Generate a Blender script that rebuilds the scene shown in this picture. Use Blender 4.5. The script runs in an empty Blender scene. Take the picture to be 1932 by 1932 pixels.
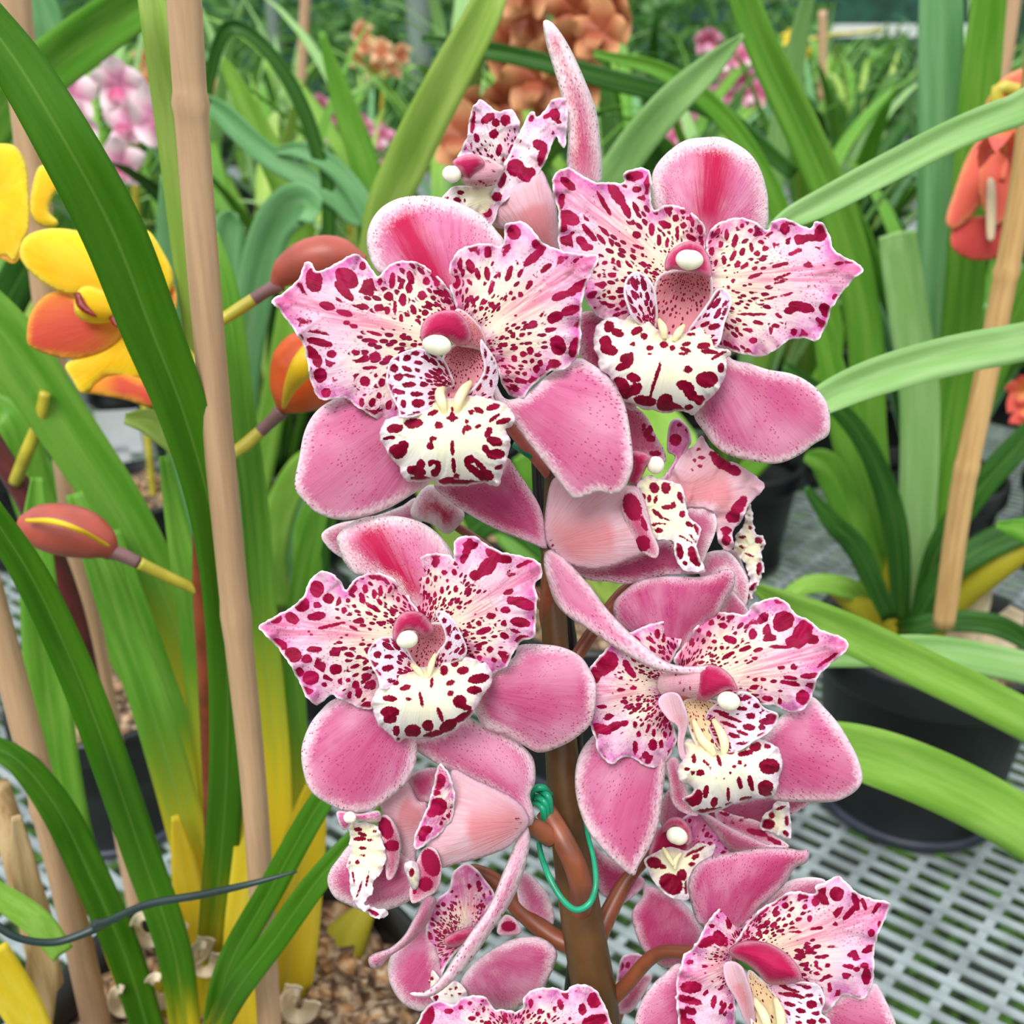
import bpy, math, random
import numpy as np
from mathutils import Vector, noise
from mathutils.geometry import delaunay_2d_cdt

SC = bpy.context.scene
COL = SC.collection
# ------------------------------------------------------------------ camera, sky, sun, exposure
FPX = 2072.0
PITCH = math.radians(24.0)
H = 0.66
cs, sn = math.cos(PITCH), math.sin(PITCH)
cam_d = bpy.data.cameras.new('camera')
cam = bpy.data.objects.new('camera', cam_d)
COL.objects.link(cam)
cam.location = (0, 0, H)
cam.rotation_euler = (math.pi / 2 - PITCH, 0, 0)
cam_d.sensor_width = 36
cam_d.lens = 36 * FPX / 1932
cam_d.clip_start = 0.01
cam_d.dof.use_dof = True
cam_d.dof.focus_distance = 0.325
cam_d.dof.aperture_fstop = 15.0
SC.camera = cam

world = bpy.data.worlds.new('greenhouse_daylight')
SC.world = world
world.use_nodes = True
wt = world.node_tree
wt.nodes.clear()
wo = wt.nodes.new('ShaderNodeOutputWorld')
wb = wt.nodes.new('ShaderNodeBackground')
tc = wt.nodes.new('ShaderNodeTexCoord')
sx = wt.nodes.new('ShaderNodeSeparateXYZ')
rp = wt.nodes.new('ShaderNodeValToRGB')
rp.color_ramp.elements[0].position = 0.47
rp.color_ramp.elements[0].color = (0.12, 0.15, 0.10, 1)
rp.color_ramp.elements[1].position = 0.74
rp.color_ramp.elements[1].color = (0.95, 0.98, 1.0, 1)
mr = wt.nodes.new('ShaderNodeMapRange')
mr.inputs[1].default_value = -1
mr.inputs[2].default_value = 1
wt.links.new(tc.outputs['Generated'], sx.inputs[0])
wt.links.new(sx.outputs[2], mr.inputs[0])
wt.links.new(mr.outputs[0], rp.inputs[0])
wt.links.new(rp.outputs[0], wb.inputs[0])
wb.inputs[1].default_value = 1.3
wt.links.new(wb.outputs[0], wo.inputs[0])

sun_d = bpy.data.lights.new('sun', 'SUN')
sun_d.energy = 2.45
sun_d.angle = math.radians(28)
sun_d.color = (1.0, 0.98, 0.95)
sun = bpy.data.objects.new('sun', sun_d)
COL.objects.link(sun)
sun.rotation_euler = (math.radians(36), math.radians(-14), 0)

SC.view_settings.view_transform = 'Standard'
SC.view_settings.look = 'None'
SC.view_settings.gamma = 1
SC.view_settings.exposure = 0.12
SC.view_settings.use_curve_mapping = False
SC.cycles.use_denoising = True
SC.cycles.max_bounces = 6
SC.cycles.diffuse_bounces = 4
SC.cycles.glossy_bounces = 2
SC.cycles.transmission_bounces = 3
SC.cycles.transparent_max_bounces = 4
SC.cycles.caustics_reflective = False
SC.cycles.caustics_refractive = False
SC.cycles.use_adaptive_sampling = True
SC.cycles.adaptive_threshold = 0.02

# ------------------------------------------------------------------ placing
def at(x, y, d):
    u = (x - 966.0) / FPX
    v = (y - 966.0) / FPX
    return Vector((d * u, d * (cs - v * sn), H + d * (-sn - v * cs)))

def atY(x, y, Y):
    """the point seen at pixel x, y that stands Y metres in front of the photographer"""
    v = (y - 966.0) / FPX
    return at(x, y, Y / (cs - v * sn))

def onZ(x, y, z=0.0):
    v = (y - 966.0) / FPX
    return at(x, y, (H - z) / (sn + v * cs))

def srgb(h):
    h = h.lstrip('#')
    r = [int(h[i:i + 2], 16) / 255 for i in (0, 2, 4)]
    return tuple(c / 12.92 if c <= 0.04045 else ((c + 0.055) / 1.055) ** 2.4 for c in r) + (1,)

# ------------------------------------------------------------------ materials
class NT:
    def __init__(s, name):
        s.m = bpy.data.materials.new(name)
        s.m.use_nodes = True
        s.t = s.m.node_tree
        s.t.nodes.clear()
    def n(s, typ, **kw):
        nd = s.t.nodes.new(typ)
        for k, v in kw.items():
            setattr(nd, k, v)
        return nd
    def put(s, sock, v):
        if v is None:
            return
        if isinstance(v, bpy.types.NodeSocket):
            s.t.links.new(v, sock)
        else:
            if hasattr(sock.default_value, '__len__') and not hasattr(v, '__len__'):
                v = (v,) * len(sock.default_value)
            elif hasattr(sock.default_value, '__len__') and len(sock.default_value) == 3:
                v = v[:3]
            sock.default_value = v
    def math(s, op, a, b=None, c=None):
        nd = s.n('ShaderNodeMath', operation=op)
        for i, v in enumerate((a, b, c)):
            if v is not None:
                s.put(nd.inputs[i], v)
        return nd.outputs[0]
    def mix(s, f, a, b):
        nd = s.n('ShaderNodeMix', data_type='RGBA')
        s.put(nd.inputs[0], f)
        s.put(nd.inputs[6], a)
        s.put(nd.inputs[7], b)
        return nd.outputs[2]
    def step(s, v, lo, hi, a=0.0, b=1.0):
        nd = s.n('ShaderNodeMapRange', interpolation_type='SMOOTHSTEP')
        s.put(nd.inputs[0], v)
        for i, k in enumerate((lo, hi, a, b)):
            s.put(nd.inputs[i + 1], k)
        return nd.outputs[0]
    def attr(s, name):
        a = s.n('ShaderNodeAttribute', attribute_name=name)
        x = s.n('ShaderNodeSeparateXYZ')
        s.t.links.new(a.outputs['Vector'], x.inputs[0])
        return x.outputs
    def vec(s, x, y, z):
        c = s.n('ShaderNodeCombineXYZ')
        for i, v in enumerate((x, y, z)):
            s.put(c.inputs[i], v)
        return c.outputs[0]
    def noise(s, vec, scale=1.0, detail=2.0, rough=0.5):
        nd = s.n('ShaderNodeTexNoise')
        if vec is not None:
            s.put(nd.inputs['Vector'], vec)
        nd.inputs['Scale'].default_value = scale
        nd.inputs['Detail'].default_value = detail
        nd.inputs['Roughness'].default_value = rough
        return nd.outputs[0]
    def voro(s, vec, scale=1.0, rnd=1.0):
        nd = s.n('ShaderNodeTexVoronoi')
        if vec is not None:
            s.put(nd.inputs['Vector'], vec)
        nd.inputs['Scale'].default_value = scale
        nd.inputs['Randomness'].default_value = rnd
        return nd.outputs
    def finish(s, col, rough=0.45, trans=0.0, tcol=None, bump=None, bd=0.0003, spec=0.5, sheen=0.0):
        p = s.n('ShaderNodeBsdfPrincipled')
        s.put(p.inputs['Base Color'], col)
        s.put(p.inputs['Roughness'], rough)
        p.inputs['Specular IOR Level'].default_value = spec
        if sheen:
            p.inputs['Sheen Weight'].default_value = sheen
        if bump is not None:
            b = s.n('ShaderNodeBump')
            s.put(b.inputs['Height'], bump)
            b.inputs['Distance'].default_value = bd
            b.inputs['Strength'].default_value = 0.6
            s.t.links.new(b.outputs[0], p.inputs['Normal'])
        out = s.n('ShaderNodeOutputMaterial')
        sh = p.outputs[0]
        if trans:
            t = s.n('ShaderNodeBsdfTranslucent')
            s.put(t.inputs[0], tcol if tcol is not None else col)
            m = s.n('ShaderNodeMixShader')
            m.inputs[0].default_value = trans
            s.t.links.new(sh, m.inputs[1])
            s.t.links.new(t.outputs[0], m.inputs[2])
            sh = m.outputs[0]
        s.t.links.new(sh, out.inputs[0])
        return s.m

def simple(name, c, rough=0.5, trans=0.0, var=0.12, scale=60, spec=0.5):
    t = NT(name)
    o = t.n('ShaderNodeTexCoord').outputs['Object']
    n = t.noise(o, scale, 3)
    c = srgb(c)
    dk = tuple(max(0, k * (1 - 2 * var)) for k in c[:3]) + (1,)
    lt = tuple(min(1, k * (1 + 2 * var)) for k in c[:3]) + (1,)
    return t.finish(t.mix(t.step(n, .3, .7), dk, lt), rough, trans, spec=spec)

# pa = (r, theta, edge distance)   pb = (spot distance, distance from the midrib, seed)
CRIM = srgb('#9c0f38')
def tepal_mat(name, base, edge, deep, deepw=0.5, spot=False, dots=0.5, edgew=17, deep_lo=.35, deep_hi=.95, mdw=34):
    t = NT(name)
    pa, pb = t.attr('pa'), t.attr('pb')
    r, th, e = pa
    sd, md, seed = pb
    base, edge, deep = srgb(base), srgb(edge), srgb(deep)
    lr = t.math('LOGARITHM', t.math('ADD', r, 0.06), 2.718)
    # long veins and soft clouding
    vv = t.vec(t.math('MULTIPLY', r, 2.5), t.math('MULTIPLY', th, 26), seed)
    vein = t.noise(vv, 1.0, 4, .65)
    cl = t.noise(t.vec(t.math('MULTIPLY', r, 3), t.math('MULTIPLY', th, 3), seed), 1.0, 3)
    dk = tuple(base[i] * .55 + deep[i] * .45 for i in range(3)) + (1,)
    c = t.mix(t.step(vein, .38, .68, 0, .85), base, dk)
    c = t.mix(t.step(cl, .35, .68, 0, .5), c, tuple(min(1, base[i] * .6 + .42 * edge[i]) for i in range(3)) + (1,))
    # deep patch along the midrib
    g = t.math('MULTIPLY', t.step(t.math('ADD', t.math('ABSOLUTE', md), t.math('MULTIPLY', t.math('SUBTRACT', vein, .5), 60)), 4, mdw * 2.2, 1, 0),
               t.math('MULTIPLY', t.step(r, deep_lo - .3, deep_lo), t.step(r, deep_hi, deep_hi + .12, 1, 0)))
    c = t.mix(t.math('MULTIPLY', g, deepw), c, deep)
    # pale margin
    ee = t.math('ADD', e, t.math('ADD', t.math('MULTIPLY', t.math('SUBTRACT', t.noise(t.vec(t.math('MULTIPLY', r, 40), t.math('MULTIPLY', th, 60), seed), 1.0, 5, .75), .5), edgew * 2.6), t.math('MULTIPLY', t.math('SUBTRACT', cl, .5), edgew * 2.0)))
    c = t.mix(t.step(ee, -5, edgew * 1.45, .9, 0), c, edge)
    c = t.mix(t.step(e, 1, 6, .7, 0), c, edge)
    # tiny dark dots
    dv = t.voro(t.vec(t.math('MULTIPLY', r, 34), t.math('MULTIPLY', th, 50), seed), 1.0)[0]
    dm = t.noise(t.vec(t.math('MULTIPLY', r, 4), t.math('MULTIPLY', th, 5), t.math('ADD', seed, 3.3)), 1.0, 2)
    dd = t.math('MULTIPLY', t.step(dv, .14, .32, 1, 0), t.step(dm, .36, .56, 0, dots))
    c = t.mix(dd, c, srgb('#a3214f'))
    if spot:
        s2 = t.math('ADD', sd, t.math('MULTIPLY', t.math('SUBTRACT', t.noise(t.vec(t.math('MULTIPLY', r, 22), t.math('MULTIPLY', th, 22), seed), 1.0, 3), .5), 9))
        c = t.mix(t.step(s2, -1.2, 1.2, 1, 0), c, srgb('#a00f42'))
    return t.finish(c, .5, .22, bump=vein, bd=.0005, spec=.14)

def spotted_mat(name, lip=False, dens=1.0, pale='#f0c9df', cream='#f5e9d2', wash='#cf5cab', kr=3.6, kt=6.5, creamr=.62, streak=.75, spotcol='#8c0a34', coarse=.30, edgespot=.5):
    t = NT(name)
    pa, pb = t.attr('pa'), t.attr('pb')
    r, th, e = pa
    sd, md, seed = pb
    lr = t.math('LOGARITHM', t.math('ADD', r, 0.03), 2.718)
    pv = t.vec(t.math('MULTIPLY', r, 9), t.math('MULTIPLY', th, 7), seed)
    n1 = t.noise(pv, 1.0, 3)
    n2 = t.noise(t.vec(t.math('MULTIPLY', r, 26), t.math('MULTIPLY', th, 24), seed), 1.0, 3, .6)
    c = t.mix(t.step(t.math('ADD', r, t.math('MULTIPLY', t.math('SUBTRACT', n1, .5), .5)), creamr * .45, creamr * 1.35, 0, 1), srgb(cream), srgb(pale))
    # wash near the rim, then the thin white rim itself
    ew = t.math('ADD', e, t.math('MULTIPLY', t.math('SUBTRACT', n2, .5), 36))
    wf = t.math('MULTIPLY', t.step(ew, 2, 44 if not lip else 15, 1, 0), t.step(n1, .35, .6, .3 if not lip else .1, .95 if not lip else .5))
    c = t.mix(wf, c, srgb(wash))
    # pink streaks along the midrib
    vein = t.noise(t.vec(t.math('MULTIPLY', r, 3), t.math('MULTIPLY', th, 30), seed), 1.0, 3, .6)
    if not lip:
        g = t.math('MULTIPLY', t.step(t.math('ABSOLUTE', md), 3, 46, 1, 0), t.step(r, .15, .4, 0, streak))
        c = t.mix(t.math('MULTIPLY', g, t.step(vein, .36, .62, .15, 1)), c, srgb('#d9638f'))
    # fine speckle
    fv = t.voro(t.vec(t.math('MULTIPLY', r, 48), t.math('MULTIPLY', th, 44), seed), 1.0)[0]
    fz = t.noise(t.vec(t.math('MULTIPLY', r, 5), t.math('MULTIPLY', th, 5), t.math('ADD', seed, 7.1)), 1.0, 2)
    fs = t.math('MULTIPLY', t.step(fv, .18, .38, 1, 0), t.math('MULTIPLY', t.step(r, .3, .55), t.step(fz, .40, .58, 0, .75 if not lip else 0.0)))
    c = t.mix(fs, c, srgb('#c4568f'))
    # fan of spots that grow away from the base
    w = t.math('MULTIPLY', t.math('SUBTRACT', n2, .5), .42)
    vo = t.voro(t.vec(t.math('MULTIPLY', lr, kr), t.math('MULTIPLY', th, kt), seed), 1.0, .85)
    thr = t.math('ADD', vo[0], w)
    lim = t.math('MULTIPLY', t.step(r, .02, .35, coarse * 1.25, coarse), dens)
    if not lip:
        mask = t.math('MULTIPLY', t.step(t.math('ABSOLUTE', md), 6, 26, .35, 1), t.step(r, .74, 1.0, 1, edgespot))
        lim = t.math('MULTIPLY', lim, mask)
        # a second, finer fan close to the base
        v2 = t.voro(t.vec(t.math('MULTIPLY', lr, 6.5), t.math('MULTIPLY', th, 15), t.math('ADD', seed, 2)), 1.0, .8)
        l2 = t.math('MULTIPLY', t.step(r, .42, .68, .42, 0), t.step(t.math('ABSOLUTE', md), 4, 20, .25, 1))
        ps2 = t.math('MULTIPLY', t.step(t.math('SUBTRACT', t.math('ADD', v2[0], t.math('MULTIPLY', w, .5)), l2), -.04, .04, 1, 0), t.step(sd, 2, 5))
        side_pink = t.math('MULTIPLY', t.step(r, .2, .62, 1, 0), t.step(t.math('ABSOLUTE', th), .45, 1.0))
        c = t.mix(t.math('MULTIPLY', side_pink, .75), c, srgb('#d9799f'))
        c = t.mix(ps2, c, srgb('#840f3a'))
    away = t.step(sd, 3, 10)
    lim = t.math('MULTIPLY', lim, away)
    dif = t.math('SUBTRACT', thr, lim)
    ps = t.step(dif, -.035, .035, 1, 0)
    scol = t.mix(t.step(n1, .4, .65), srgb(spotcol), srgb('#a3164b'))
    c = t.mix(ps, c, scol)
    # the large blotches, each where it grows
    s2 = t.math('ADD', sd, t.math('MULTIPLY', t.math('SUBTRACT', n2, .5), 7.5))
    big = t.step(s2, -.9, .9, 1, 0)
    bc = t.mix(t.step(n1, .35, .7), srgb('#7c0026') if lip else srgb('#8a022f'), srgb('#930734') if lip else srgb('#a80d49'))
    c = t.mix(big, c, bc)
    c = t.mix(t.step(e, .5, 6, .9, 0), c, srgb('#fbeef6'))
    return t.finish(c, .5, .18, bump=vein, bd=.0004, spec=.12)

M = {}
M['sepal'] = tepal_mat('pink_sepal', '#d36f9c', '#fbeaf2', '#b42764', .45, dots=.75)
M['sepal_dark'] = tepal_mat('deep_pink_sepal', '#c65386', '#f3d3e2', '#a51a50', .5, dots=1.0, edgew=13)
M['dorsal'] = tepal_mat('crimson_flushed_sepal', '#dc7ba8', '#fff5f9', '#c2194f', 1.0, edgew=24, deep_lo=.3, deep_hi=.84, mdw=24, dots=.8)
M['back'] = tepal_mat('pale_petal_back', '#e3b9c4', '#f0cbdd', '#dc7078', .62, spot=True, dots=.05, edgew=14, deep_lo=.25, deep_hi=.6, mdw=30)
M['sepal_spot'] = tepal_mat('spotted_pink_sepal', '#d86c9b', '#f8dce8', '#c2245a', .4, spot=True, dots=1.0, edgew=12)
M['petal'] = spotted_mat('spotted_petal', dens=1.3, kr=4.6, kt=7.5, creamr=.55)
M['petal_white'] = spotted_mat('white_petal_with_crimson_blotches', dens=.55, kr=4.6, kt=7.5, pale='#f8eaf4', cream='#fbf4ee', wash='#e3a6d2', streak=.25)
M['petal_dense'] = spotted_mat('densely_spotted_petal', dens=1.5, kr=4.6, kt=7.5, pale='#e9a9cc', creamr=.4)
M['lip'] = spotted_mat('spotted_lip', lip=True, dens=.0, cream='#fbf6d2', pale='#f8f1f6', creamr=.78, wash='#d9a9d3')
M['lobe'] = spotted_mat('spotted_lip_lobe', lip=True, dens=1.75, cream='#e9b9c8', pale='#f1dff0', creamr=.4, wash='#c77fc4', kr=3.4, kt=9.0, spotcol='#7d0c33')
M['throat'] = spotted_mat('speckled_throat', lip=True, dens=1.1, cream='#c9747c', pale='#d98d97', creamr=.5, wash='#e8b9c0', kr=9, kt=16, spotcol='#7d0c33')
M['channel'] = spotted_mat('speckled_cream_channel', lip=True, dens=1.0, cream='#e6c79c', pale='#f5e9bd', creamr=.7, wash='#f5e9bd', kr=6, kt=16, spotcol='#7d0c33')
M['hood'] = tepal_mat('crimson_column_hood', '#c93a72', '#f0a5c2', '#b8114e', .9, dots=.1, edgew=9, deep_lo=.2, mdw=50)
M['colbody'] = tepal_mat('pale_speckled_column', '#edc6cf', '#f6e2e0', '#d98aa0', .5, spot=True, dots=1.0, edgew=6)
M['anther'] = simple('ivory_anther', '#fbf5e3', .3, .1, .02)
M['callus'] = simple('cream_callus', '#f7ebbd', .4, .15, .04)
M['stem'] = simple('olive_brown_stem', '#583b1e', .4, 0, .16, 60)
M['pedicel'] = simple('reddish_brown_pedicel', '#84472f', .38, 0, .12, 90)
M['ovary'] = simple('pinkish_ovary', '#c0685f', .38, 0, .12, 90)
M['blackstick'] = simple('black_plastic', '#17171c', .35, 0, .1)
M['greentie'] = simple('green_plastic_tie', '#12906a', .3, 0, .12, 120)
M['pot'] = simple('black_pot_plastic', '#0a0c10', .4, 0, .2, 30)
M['potrim'] = simple('worn_pot_rim', '#2b3140', .45, 0, .2, 30)
M['wire'] = simple('dark_green_wire', '#203230', .4, 0, .1)
M['galv'] = simple('galvanised_mesh', '#9da8ab', .5, 0, .14, 25)
M['label'] = simple('white_plastic', '#e8ecf0', .4, 0, .02)

def bark_mat():
    t = NT('bark_chips')
    o = t.n('ShaderNodeTexCoord').outputs['Object']
    v = t.voro(o, 70)
    n = t.noise(o, 160, 3)
    c = t.mix(t.step(v[0], .1, .6), srgb('#b98a5c'), srgb('#4a2c1a'))
    c = t.mix(t.step(n, .4, .7, 0, .6), c, srgb('#d8c0a0'))
    return t.finish(c, .8, bump=v[0], bd=.01)
M['bark'] = bark_mat()

def bamboo_mat(name, c1, c2):
    t = NT(name)
    o = t.n('ShaderNodeTexCoord').outputs['Generated']
    x = t.n('ShaderNodeSeparateXYZ')
    t.t.links.new(o, x.inputs[0])
    oo = t.n('ShaderNodeTexCoord').outputs['Object']
    mp = t.n('ShaderNodeMapping')
    mp.inputs['Scale'].default_value = (220, 220, 12)
    t.t.links.new(oo, mp.inputs[0])
    n = t.noise(mp.outputs[0], 1, 4, .6)
    c = t.mix(t.step(n, .3, .72), srgb(c1), srgb(c2))
    return t.finish(c, .5, bump=n, bd=.0004)
M['bamboo'] = bamboo_mat('bamboo_cane', '#cba582', '#b48f70')
M['bamboo_y'] = bamboo_mat('golden_cane', '#dfb47a', '#b98d58')
M['straw'] = bamboo_mat('dry_sheath', '#c9ac80', '#9b7a4d')

def leaf_mat(name, c1, c2, cb=None, gloss=.4, f0=.12, f1=.42):
    """c1/c2 the two greens of a blade; cb the yellow colour its foot has"""
    t = NT(name)
    pa = t.attr('pa')
    l, w, sd = pa
    n = t.noise(t.vec(t.math('MULTIPLY', l, 5), t.math('MULTIPLY', w, 2.2), sd), 1, 3)
    f = t.noise(t.vec(t.math('MULTIPLY', l, 2), t.math('MULTIPLY', w, 50), sd), 1, 2)
    c = t.mix(t.step(n, .3, .75, 0, .8), srgb(c1), srgb(c2))
    c = t.mix(t.step(f, .4, .75, 0, .18), c, srgb(c2))
    c = t.mix(t.step(t.math('ABSOLUTE', w), 0, .10, .22, 0), c, srgb('#a9cb6a'))
    if cb:
        c = t.mix(t.step(t.math('ADD', l, t.math('MULTIPLY', t.math('SUBTRACT', n, .5), .2)), f0, f1, 1, 0), c, srgb(cb))
    return t.finish(c, gloss, .28, bump=f, bd=.00012, spec=.25)
M['leaf_deep'] = leaf_mat('deep_green_leaf', '#356e0c', '#52881c')
M['leaf_deep_y'] = leaf_mat('deep_green_leaf_yellow_foot', '#3d780f', '#568e20', '#d9c42a', f0=.0, f1=.14)
M['leaf_mid'] = leaf_mat('mid_green_leaf', '#5a9c2a', '#86b84a')
M['leaf_mid_y'] = leaf_mat('mid_green_leaf_yellow_foot', '#5a9c2a', '#86b84a', '#f3da34', f0=.2, f1=.5)
M['leaf_mid_y2'] = leaf_mat('mid_green_leaf_short_yellow_foot', '#57952a', '#80b146', '#b9b934', f0=0, f1=.28)
M['leaf_pale'] = leaf_mat('pale_green_leaf', '#8fc06e', '#b3d695', gloss=.35)
M['leaf_lime'] = leaf_mat('lime_leaf', '#9cc251', '#c5dc7c')
M['leaf_blue'] = leaf_mat('bluish_green_leaf', '#6aa868', '#93c48d')
M['leaf_bright'] = leaf_mat('bright_green_leaf', '#7fb33c', '#a6cf63')
M['leaf_dark'] = leaf_mat('dark_green_leaf', '#2c5a1c', '#437a2c')
M['leaf_yellow'] = leaf_mat('yellowing_leaf', '#ecd22c', '#f3df52')
M['bulb'] = leaf_mat('yellow_green_pseudobulb', '#b9ad2a', '#cfc347')

# ------------------------------------------------------------------ object helpers
def link(name, me, mat, parent=None):
    o = bpy.data.objects.new(name, me)
    if mat is not None:
        me.materials.append(M[mat] if isinstance(mat, str) else mat)
    COL.objects.link(o)
    if parent is not None:
        o.parent = parent
    return o

def tag(o, label=None, cat=None, group=None, kind=None):
    if label: o['label'] = label
    if cat: o['category'] = cat
    if group: o['group'] = group
    if kind: o['kind'] = kind
    return o

def thing(name, label, cat, group=None):
    return tag(_e(name), label, cat, group)

def _e(name):
    o = bpy.data.objects.new(name, None)
    COL.objects.link(o)
    return o

def mesh(name, vs, fs, mat, parent=None, smooth=True):
    me = bpy.data.meshes.new(name)
    me.from_pydata([tuple(v) for v in vs], [], fs)
    if smooth:
        me.polygons.foreach_set('use_smooth', [True] * len(me.polygons))
    me.update()
    return link(name, me, mat, parent)

def vattr(me, name, arr):
    a = me.attributes.new(name, 'FLOAT_VECTOR', 'POINT')
    a.data.foreach_set('vector', np.asarray(arr, dtype=np.float32).ravel())

def cr(pts, n=8, closed=False):
    """Catmull-Rom through points of any dimension"""
    P = np.array(pts, float)
    m = len(P)
    out = []
    rng = range(m) if closed else range(m - 1)
    for i in rng:
        if closed:
            p0, p1, p2, p3 = P[i - 1], P[i], P[(i + 1) % m], P[(i + 2) % m]
        else:
            p1, p2 = P[i], P[i + 1]
            p0 = P[i - 1] if i else 2 * p1 - p2
            p3 = P[i + 2] if i + 2 < m else 2 * p2 - p1
        for k in range(n):
            t = k / n
            out.append(.5 * (2 * p1 + (p2 - p0) * t + (2 * p0 - 5 * p1 + 4 * p2 - p3) * t * t + (3 * p1 - p0 - 3 * p2 + p3) * t ** 3))
    if not closed:
        out.append(P[-1])
    return np.array(out)

def tube_w(pts, rads, seg=12, cap=True):
    """closed tube through world points"""
    vs, fs = [], []
    pts = [Vector(p) for p in pts]
    prev = None
    for i, p in enumerate(pts):
        a = pts[max(0, i - 1)]
        b = pts[min(len(pts) - 1, i + 1)]
        t = (b - a).normalized()
        if prev is None:
            nrm = t.cross(Vector((0, 1, 0)))
            if nrm.length < .1:
                nrm = t.cross(Vector((1, 0, 0)))
        else:
            nrm = prev - t * prev.dot(t)
        nrm.normalize()
        prev = nrm
        bn = t.cross(nrm)
        for k in range(seg):
            an = 2 * math.pi * k / seg
            vs.append(p + (nrm * math.cos(an) + bn * math.sin(an)) * rads[i])
    for i in range(len(pts) - 1):
        for k in range(seg):
            k2 = (k + 1) % seg
            fs.append((i * seg + k, i * seg + k2, (i + 1) * seg + k2, (i + 1) * seg + k))
    if cap:
        fs.append(tuple(range(seg))[::-1])
        fs.append(tuple((len(pts) - 1) * seg + k for k in range(seg)))
    return vs, fs

def tube_px(name, path, mat, parent=None, n=8, seg=12, Ymode=False):
    """path of (x, y, depth, width in photo pixels)"""
    c = cr(path, n)
    f = atY if Ymode else at
    pts, rads = [], []
    for x, y, d, w in c:
        p = f(x, y, d)
        dep = (p - Vector((0, 0, H))).dot(Vector((0, cs, -sn)))
        pts.append(p)
        rads.append(max(.0002, w * .5 * dep / FPX))
    vs, fs = tube_w(pts, rads, seg)
    return mesh(name, vs, fs, mat, parent)

def ellipsoid(name, c, rx, ry, rz, mat, parent=None, rot=0, seg=24, rings=14, dent=0):
    """rx across the view, ry up the view, rz along it; rot turns it in the view"""
    X = Vector((1, 0, 0)); U = Vector((0, sn, cs)); F = Vector((0, -cs, sn))
    a = math.radians(rot)
    ex = X * math.cos(a) - U * math.sin(a)
    ey = X * math.sin(a) + U * math.cos(a)
    vs, fs = [], []
    for i in range(rings + 1):
        ph = math.pi * i / rings
        for k in range(seg):
            t = 2 * math.pi * k / seg
            lx, ly, lz = math.sin(ph) * math.cos(t), math.cos(ph), math.sin(ph) * math.sin(t)
            g = 1 + .06 * math.sin(3 * t) * math.sin(ph) - dent * math.exp(-((lx) / .22) ** 2) * max(0, lz)
            vs.append(c + ex * (lx * rx * g) + ey * (ly * ry * g) + F * (lz * rz * g))
    for i in range(rings):
        for k in range(seg):
            k2 = (k + 1) % seg
            fs.append((i * seg + k, (i + 1) * seg + k, (i + 1) * seg + k2, i * seg + k2))
    return mesh(name, vs, fs, mat, parent)

# ------------------------------------------------------------------ petals: a rimmed, curved, thick sheet
class Fl:
    """one flower: a frame for reading coordinates, a depth, and the object that holds its parts"""
    pass
CUR = Fl()
_seed = [0]

def frame(ox, oy, s):
    CUR.f = (ox, oy, s)

def pts_of(s):
    return [tuple(float(k) for k in p.split(',')) for p in s.split()]

def to_px(p):
    ox, oy, s = CUR.f
    return (ox + p[0] / s, oy + p[1] / s)

def seg_dist(P, A):
    """distance of points P to the closed polyline A, and the arc length of the nearest point"""
    B = np.roll(A, -1, axis=0)
    d = B - A
    L2 = (d ** 2).sum(1) + 1e-9
    L = np.sqrt(L2)
    cum = np.concatenate([[0], np.cumsum(L)[:-1]])
    best = np.full(len(P), 1e9)
    arc = np.zeros(len(P))
    for i in range(0, len(P), 600):
        q = P[i:i + 600]
        t = ((q[:, None, :] - A[None]) * d[None]).sum(2) / L2[None]
        t = np.clip(t, 0, 1)
        pr = A[None] + t[..., None] * d[None]
        dd = np.sqrt(((q[:, None, :] - pr) ** 2).sum(2))
        j = dd.argmin(1)
        best[i:i + 600] = dd[np.arange(len(q)), j]
        arc[i:i + 600] = cum[j] + t[np.arange(len(q)), j] * L[j]
    return best, arc

def inside(P, A):
    x, y = P[:, 0], P[:, 1]
    c = np.zeros(len(P), bool)
    j = len(A) - 1
    for i in range(len(A)):
        xi, yi = A[i]; xj, yj = A[j]
        if yi != yj:
            k = ((yi > y) != (yj > y)) & (x < (xj - xi) * (y - yi) / (yj - yi) + xi)
            c ^= k
        j = i
    return c

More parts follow.
